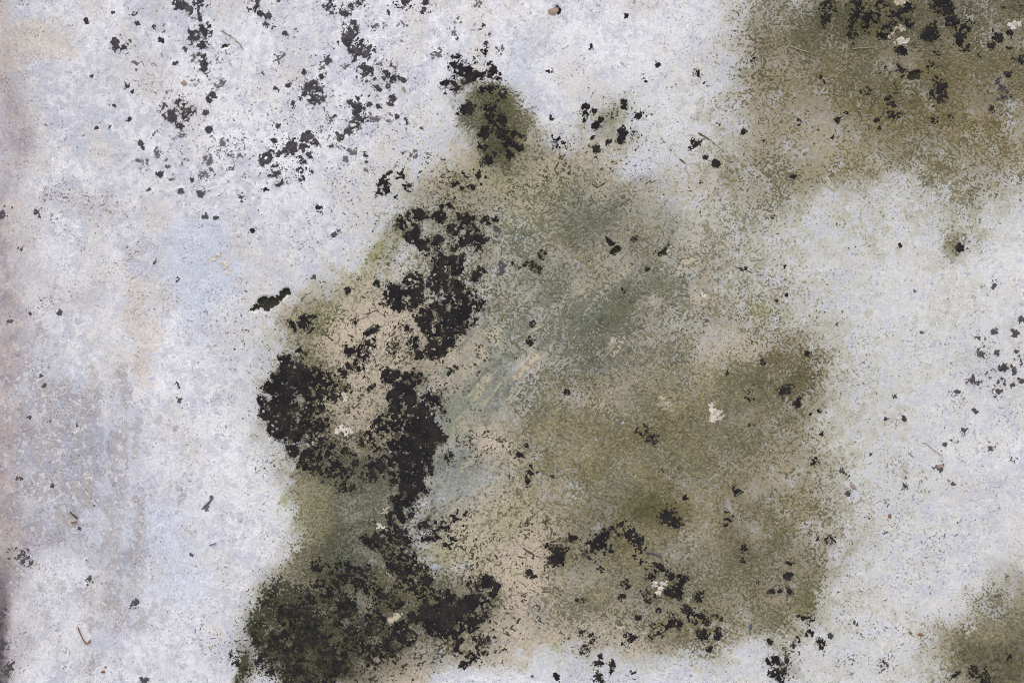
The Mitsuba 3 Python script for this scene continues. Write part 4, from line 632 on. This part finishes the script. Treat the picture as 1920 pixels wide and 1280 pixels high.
TWIGS = [('forked orange brown twig stuck to the paint at the lower left', [(146, 1173), (150, 1185), (156, 1197), (162, 1206), (167, 1204), (170, 1197)], .0013, .0015, 'twig', 'twig'),
         ('short dark twig stuck to the paint at the left, above the smudges', [(131, 958), (137, 964), (147, 972)], .0014, .0018, 'crack', 'twig'),
         ('short tan splinter below the dark twig', [(134, 980), (140, 978), (146, 977)], .0016, .0012, 'twig', 'twig'),
         ('long thin brown hair on white paint at the lower right', [(1729, 829), (1738, 832), (1750, 843), (1772, 860)], .0005, .0004, 'twig', 'fibre'),
         ('pale straw lying on the upper right algae', [(1478, 86), (1494, 92), (1508, 96), (1520, 100)], .0009, .0006, 'twig_pale', 'straw'),
         ('red brown sliver on the upper right algae', [(1596, 93), (1610, 91), (1625, 91), (1640, 88)], .0010, .0007, 'seed', 'splinter'),
         ('curved brown stem on white paint near the upper left spots', [(413, 56), (424, 64), (438, 72), (450, 82), (460, 100)], .0007, .0005, 'twig', 'twig'),
         ('thin reddish stem right of the dark green algae patch', [(964, 206), (978, 207), (990, 204), (1006, 200)], .0009, .0006, 'seed', 'twig'),
         ('dark blue grey sliver on pale paint at the lower left', [(392, 1021), (399, 1020), (406, 1017)], .0013, .0009, 'slate', 'splinter'),
         ('curved blue grey sliver on the lower algae', [(1210, 1034), (1222, 1036), (1234, 1039), (1242, 1044)], .0013, .0018, 'slate', 'splinter'),
         ('white scratchy fibre at the right edge', [(1902, 1007), (1910, 1014), (1920, 1023)], .0006, .0006, 'flake', 'fibre'),
         ('pale fibre in the largest black mass', [(757, 880), (770, 887), (790, 893)], .0004, .0004, 'twig_pale', 'fibre'),
         ('pale fibre in the bottom black mass', [(823, 1185), (829, 1192), (834, 1200)], .0004, .0004, 'twig_pale', 'fibre'),
         ('pale stem on the upper rim of the central algae', [(1545, 345), (1556, 352), (1568, 360)], .0006, .0006, 'twig_pale', 'straw')]
for label, pts, r0, r1, fin, cat in TWIGS:
    r0, r1 = r0 * .75, r1 * .75
    put({'fibre': 'fibre', 'straw': 'straw', 'splinter': 'splinter'}.get(cat, 'twig'), tube(pts, r0, r1), fin, label, cat, smooth=True)


def lump(u, v, ru, rv, turn, thick, seed):
    m = trimesh.creation.icosphere(subdivisions=3)
    x = m.vertices * (1 + .13 * (np.sin(m.vertices @ [3, 1.5, 2] + seed) + np.sin(m.vertices @ [-2, 4, 1] + 2 * seed))[:, None])
    c, s = math.cos(math.radians(turn)), math.sin(math.radians(turn))
    x = np.stack([(x[:, 0] * ru * c + x[:, 2] * rv * s) * PX, x[:, 1] * thick, (-x[:, 0] * ru * s + x[:, 2] * rv * c) * PX], 1)
    return trimesh.Trimesh(x + on_wall(u, v, thick * .5), m.faces, process=False)


for i, (name, label, cat, u, v, ru, rv, turn, thick, fin) in enumerate([
        ('seed', 'round tan seed among the upper left mould spots', 'seed', 345, 156, 7, 5.5, 20, .002, 'seed'), ('seed', 'red brown seed husk on white paint at top middle', 'seed', 757, 168, 4, 7, -20, .002, 'seed'),
        ('dried_bud', 'dull brown bud with a dark slit at the top, right of middle', 'bud', 1038, 22, 12, 8, -10, .0018, 'seed'), ('pebble', 'pale blue grit stone beside the bottom black mass', 'pebble', 817, 1063, 5, 6.5, 10, .003, 'pebble'),
        ('pebble', 'tiny blue grit stone right of the pale blue one', 'pebble', 875, 1060, 4, 3, 0, .002, 'slate'), ('pebble', 'shiny white grit grain on the left edge of the largest black mass', 'pebble', 732, 847, 3, 2.5, 0, .002, 'pebble'),
        ('pebble', 'pale blue grit grain in the middle of the algae', 'pebble', 1168, 793, 3.2, 3.6, 0, .002, 'pebble'), ('pebble', 'small lilac grit grain left of the pale blue grain', 'pebble', 1117, 824, 2.4, 2.8, 0, .002, 'pebble'),
        ('pebble', 'white grit stone low in the bottom mould crumbs', 'pebble', 827, 1221, 5, 3.5, 20, .002, 'pebble'), ('husk', 'brown husk on white paint at the lower right, by the algae rim', 'husk', 1599, 911, 5, 9, -35, .002, 'seed'),
        ('husk', 'rusty husk on white paint at the right, under the thin hair', 'husk', 1762, 874, 7, 5, 20, .0015, 'seed'), ('husk', 'orange husk on white paint left of the corner algae', 'husk', 1726, 1189, 7, 4, 10, .0015, 'twig'), ('husk', 'smaller orange husk on white paint left of the corner algae', 'husk', 1707, 1186, 5, 3, 15, .0012, 'twig'),
        ('husk', 'orange brown husk on white paint at the right, above the lower arc', 'husk', 1668, 967, 4, 5, 0, .0015, 'twig'), ('pebble', 'blue grey grit stone at the lower rim of the big algae', 'pebble', 1407, 1175, 3.5, 8, 5, .002, 'slate'),
        ('pebble', 'blue grey grit stone on white paint at the bottom middle', 'pebble', 998, 1267, 4, 3, 20, .002, 'slate'), ('husk', 'brown husk at the bottom of the lower left paint', 'husk', 193, 1259, 5, 3.5, -30, .0015, 'twig'), ('husk', 'tan speck of husk beside the brown one', 'husk', 198, 1250, 3, 2, -30, .0012, 'twig')]):
    put(name, lump(u, v, ru * .8, rv * .8, turn, thick * .6, i * 1.7), fin, label, cat, smooth=True)
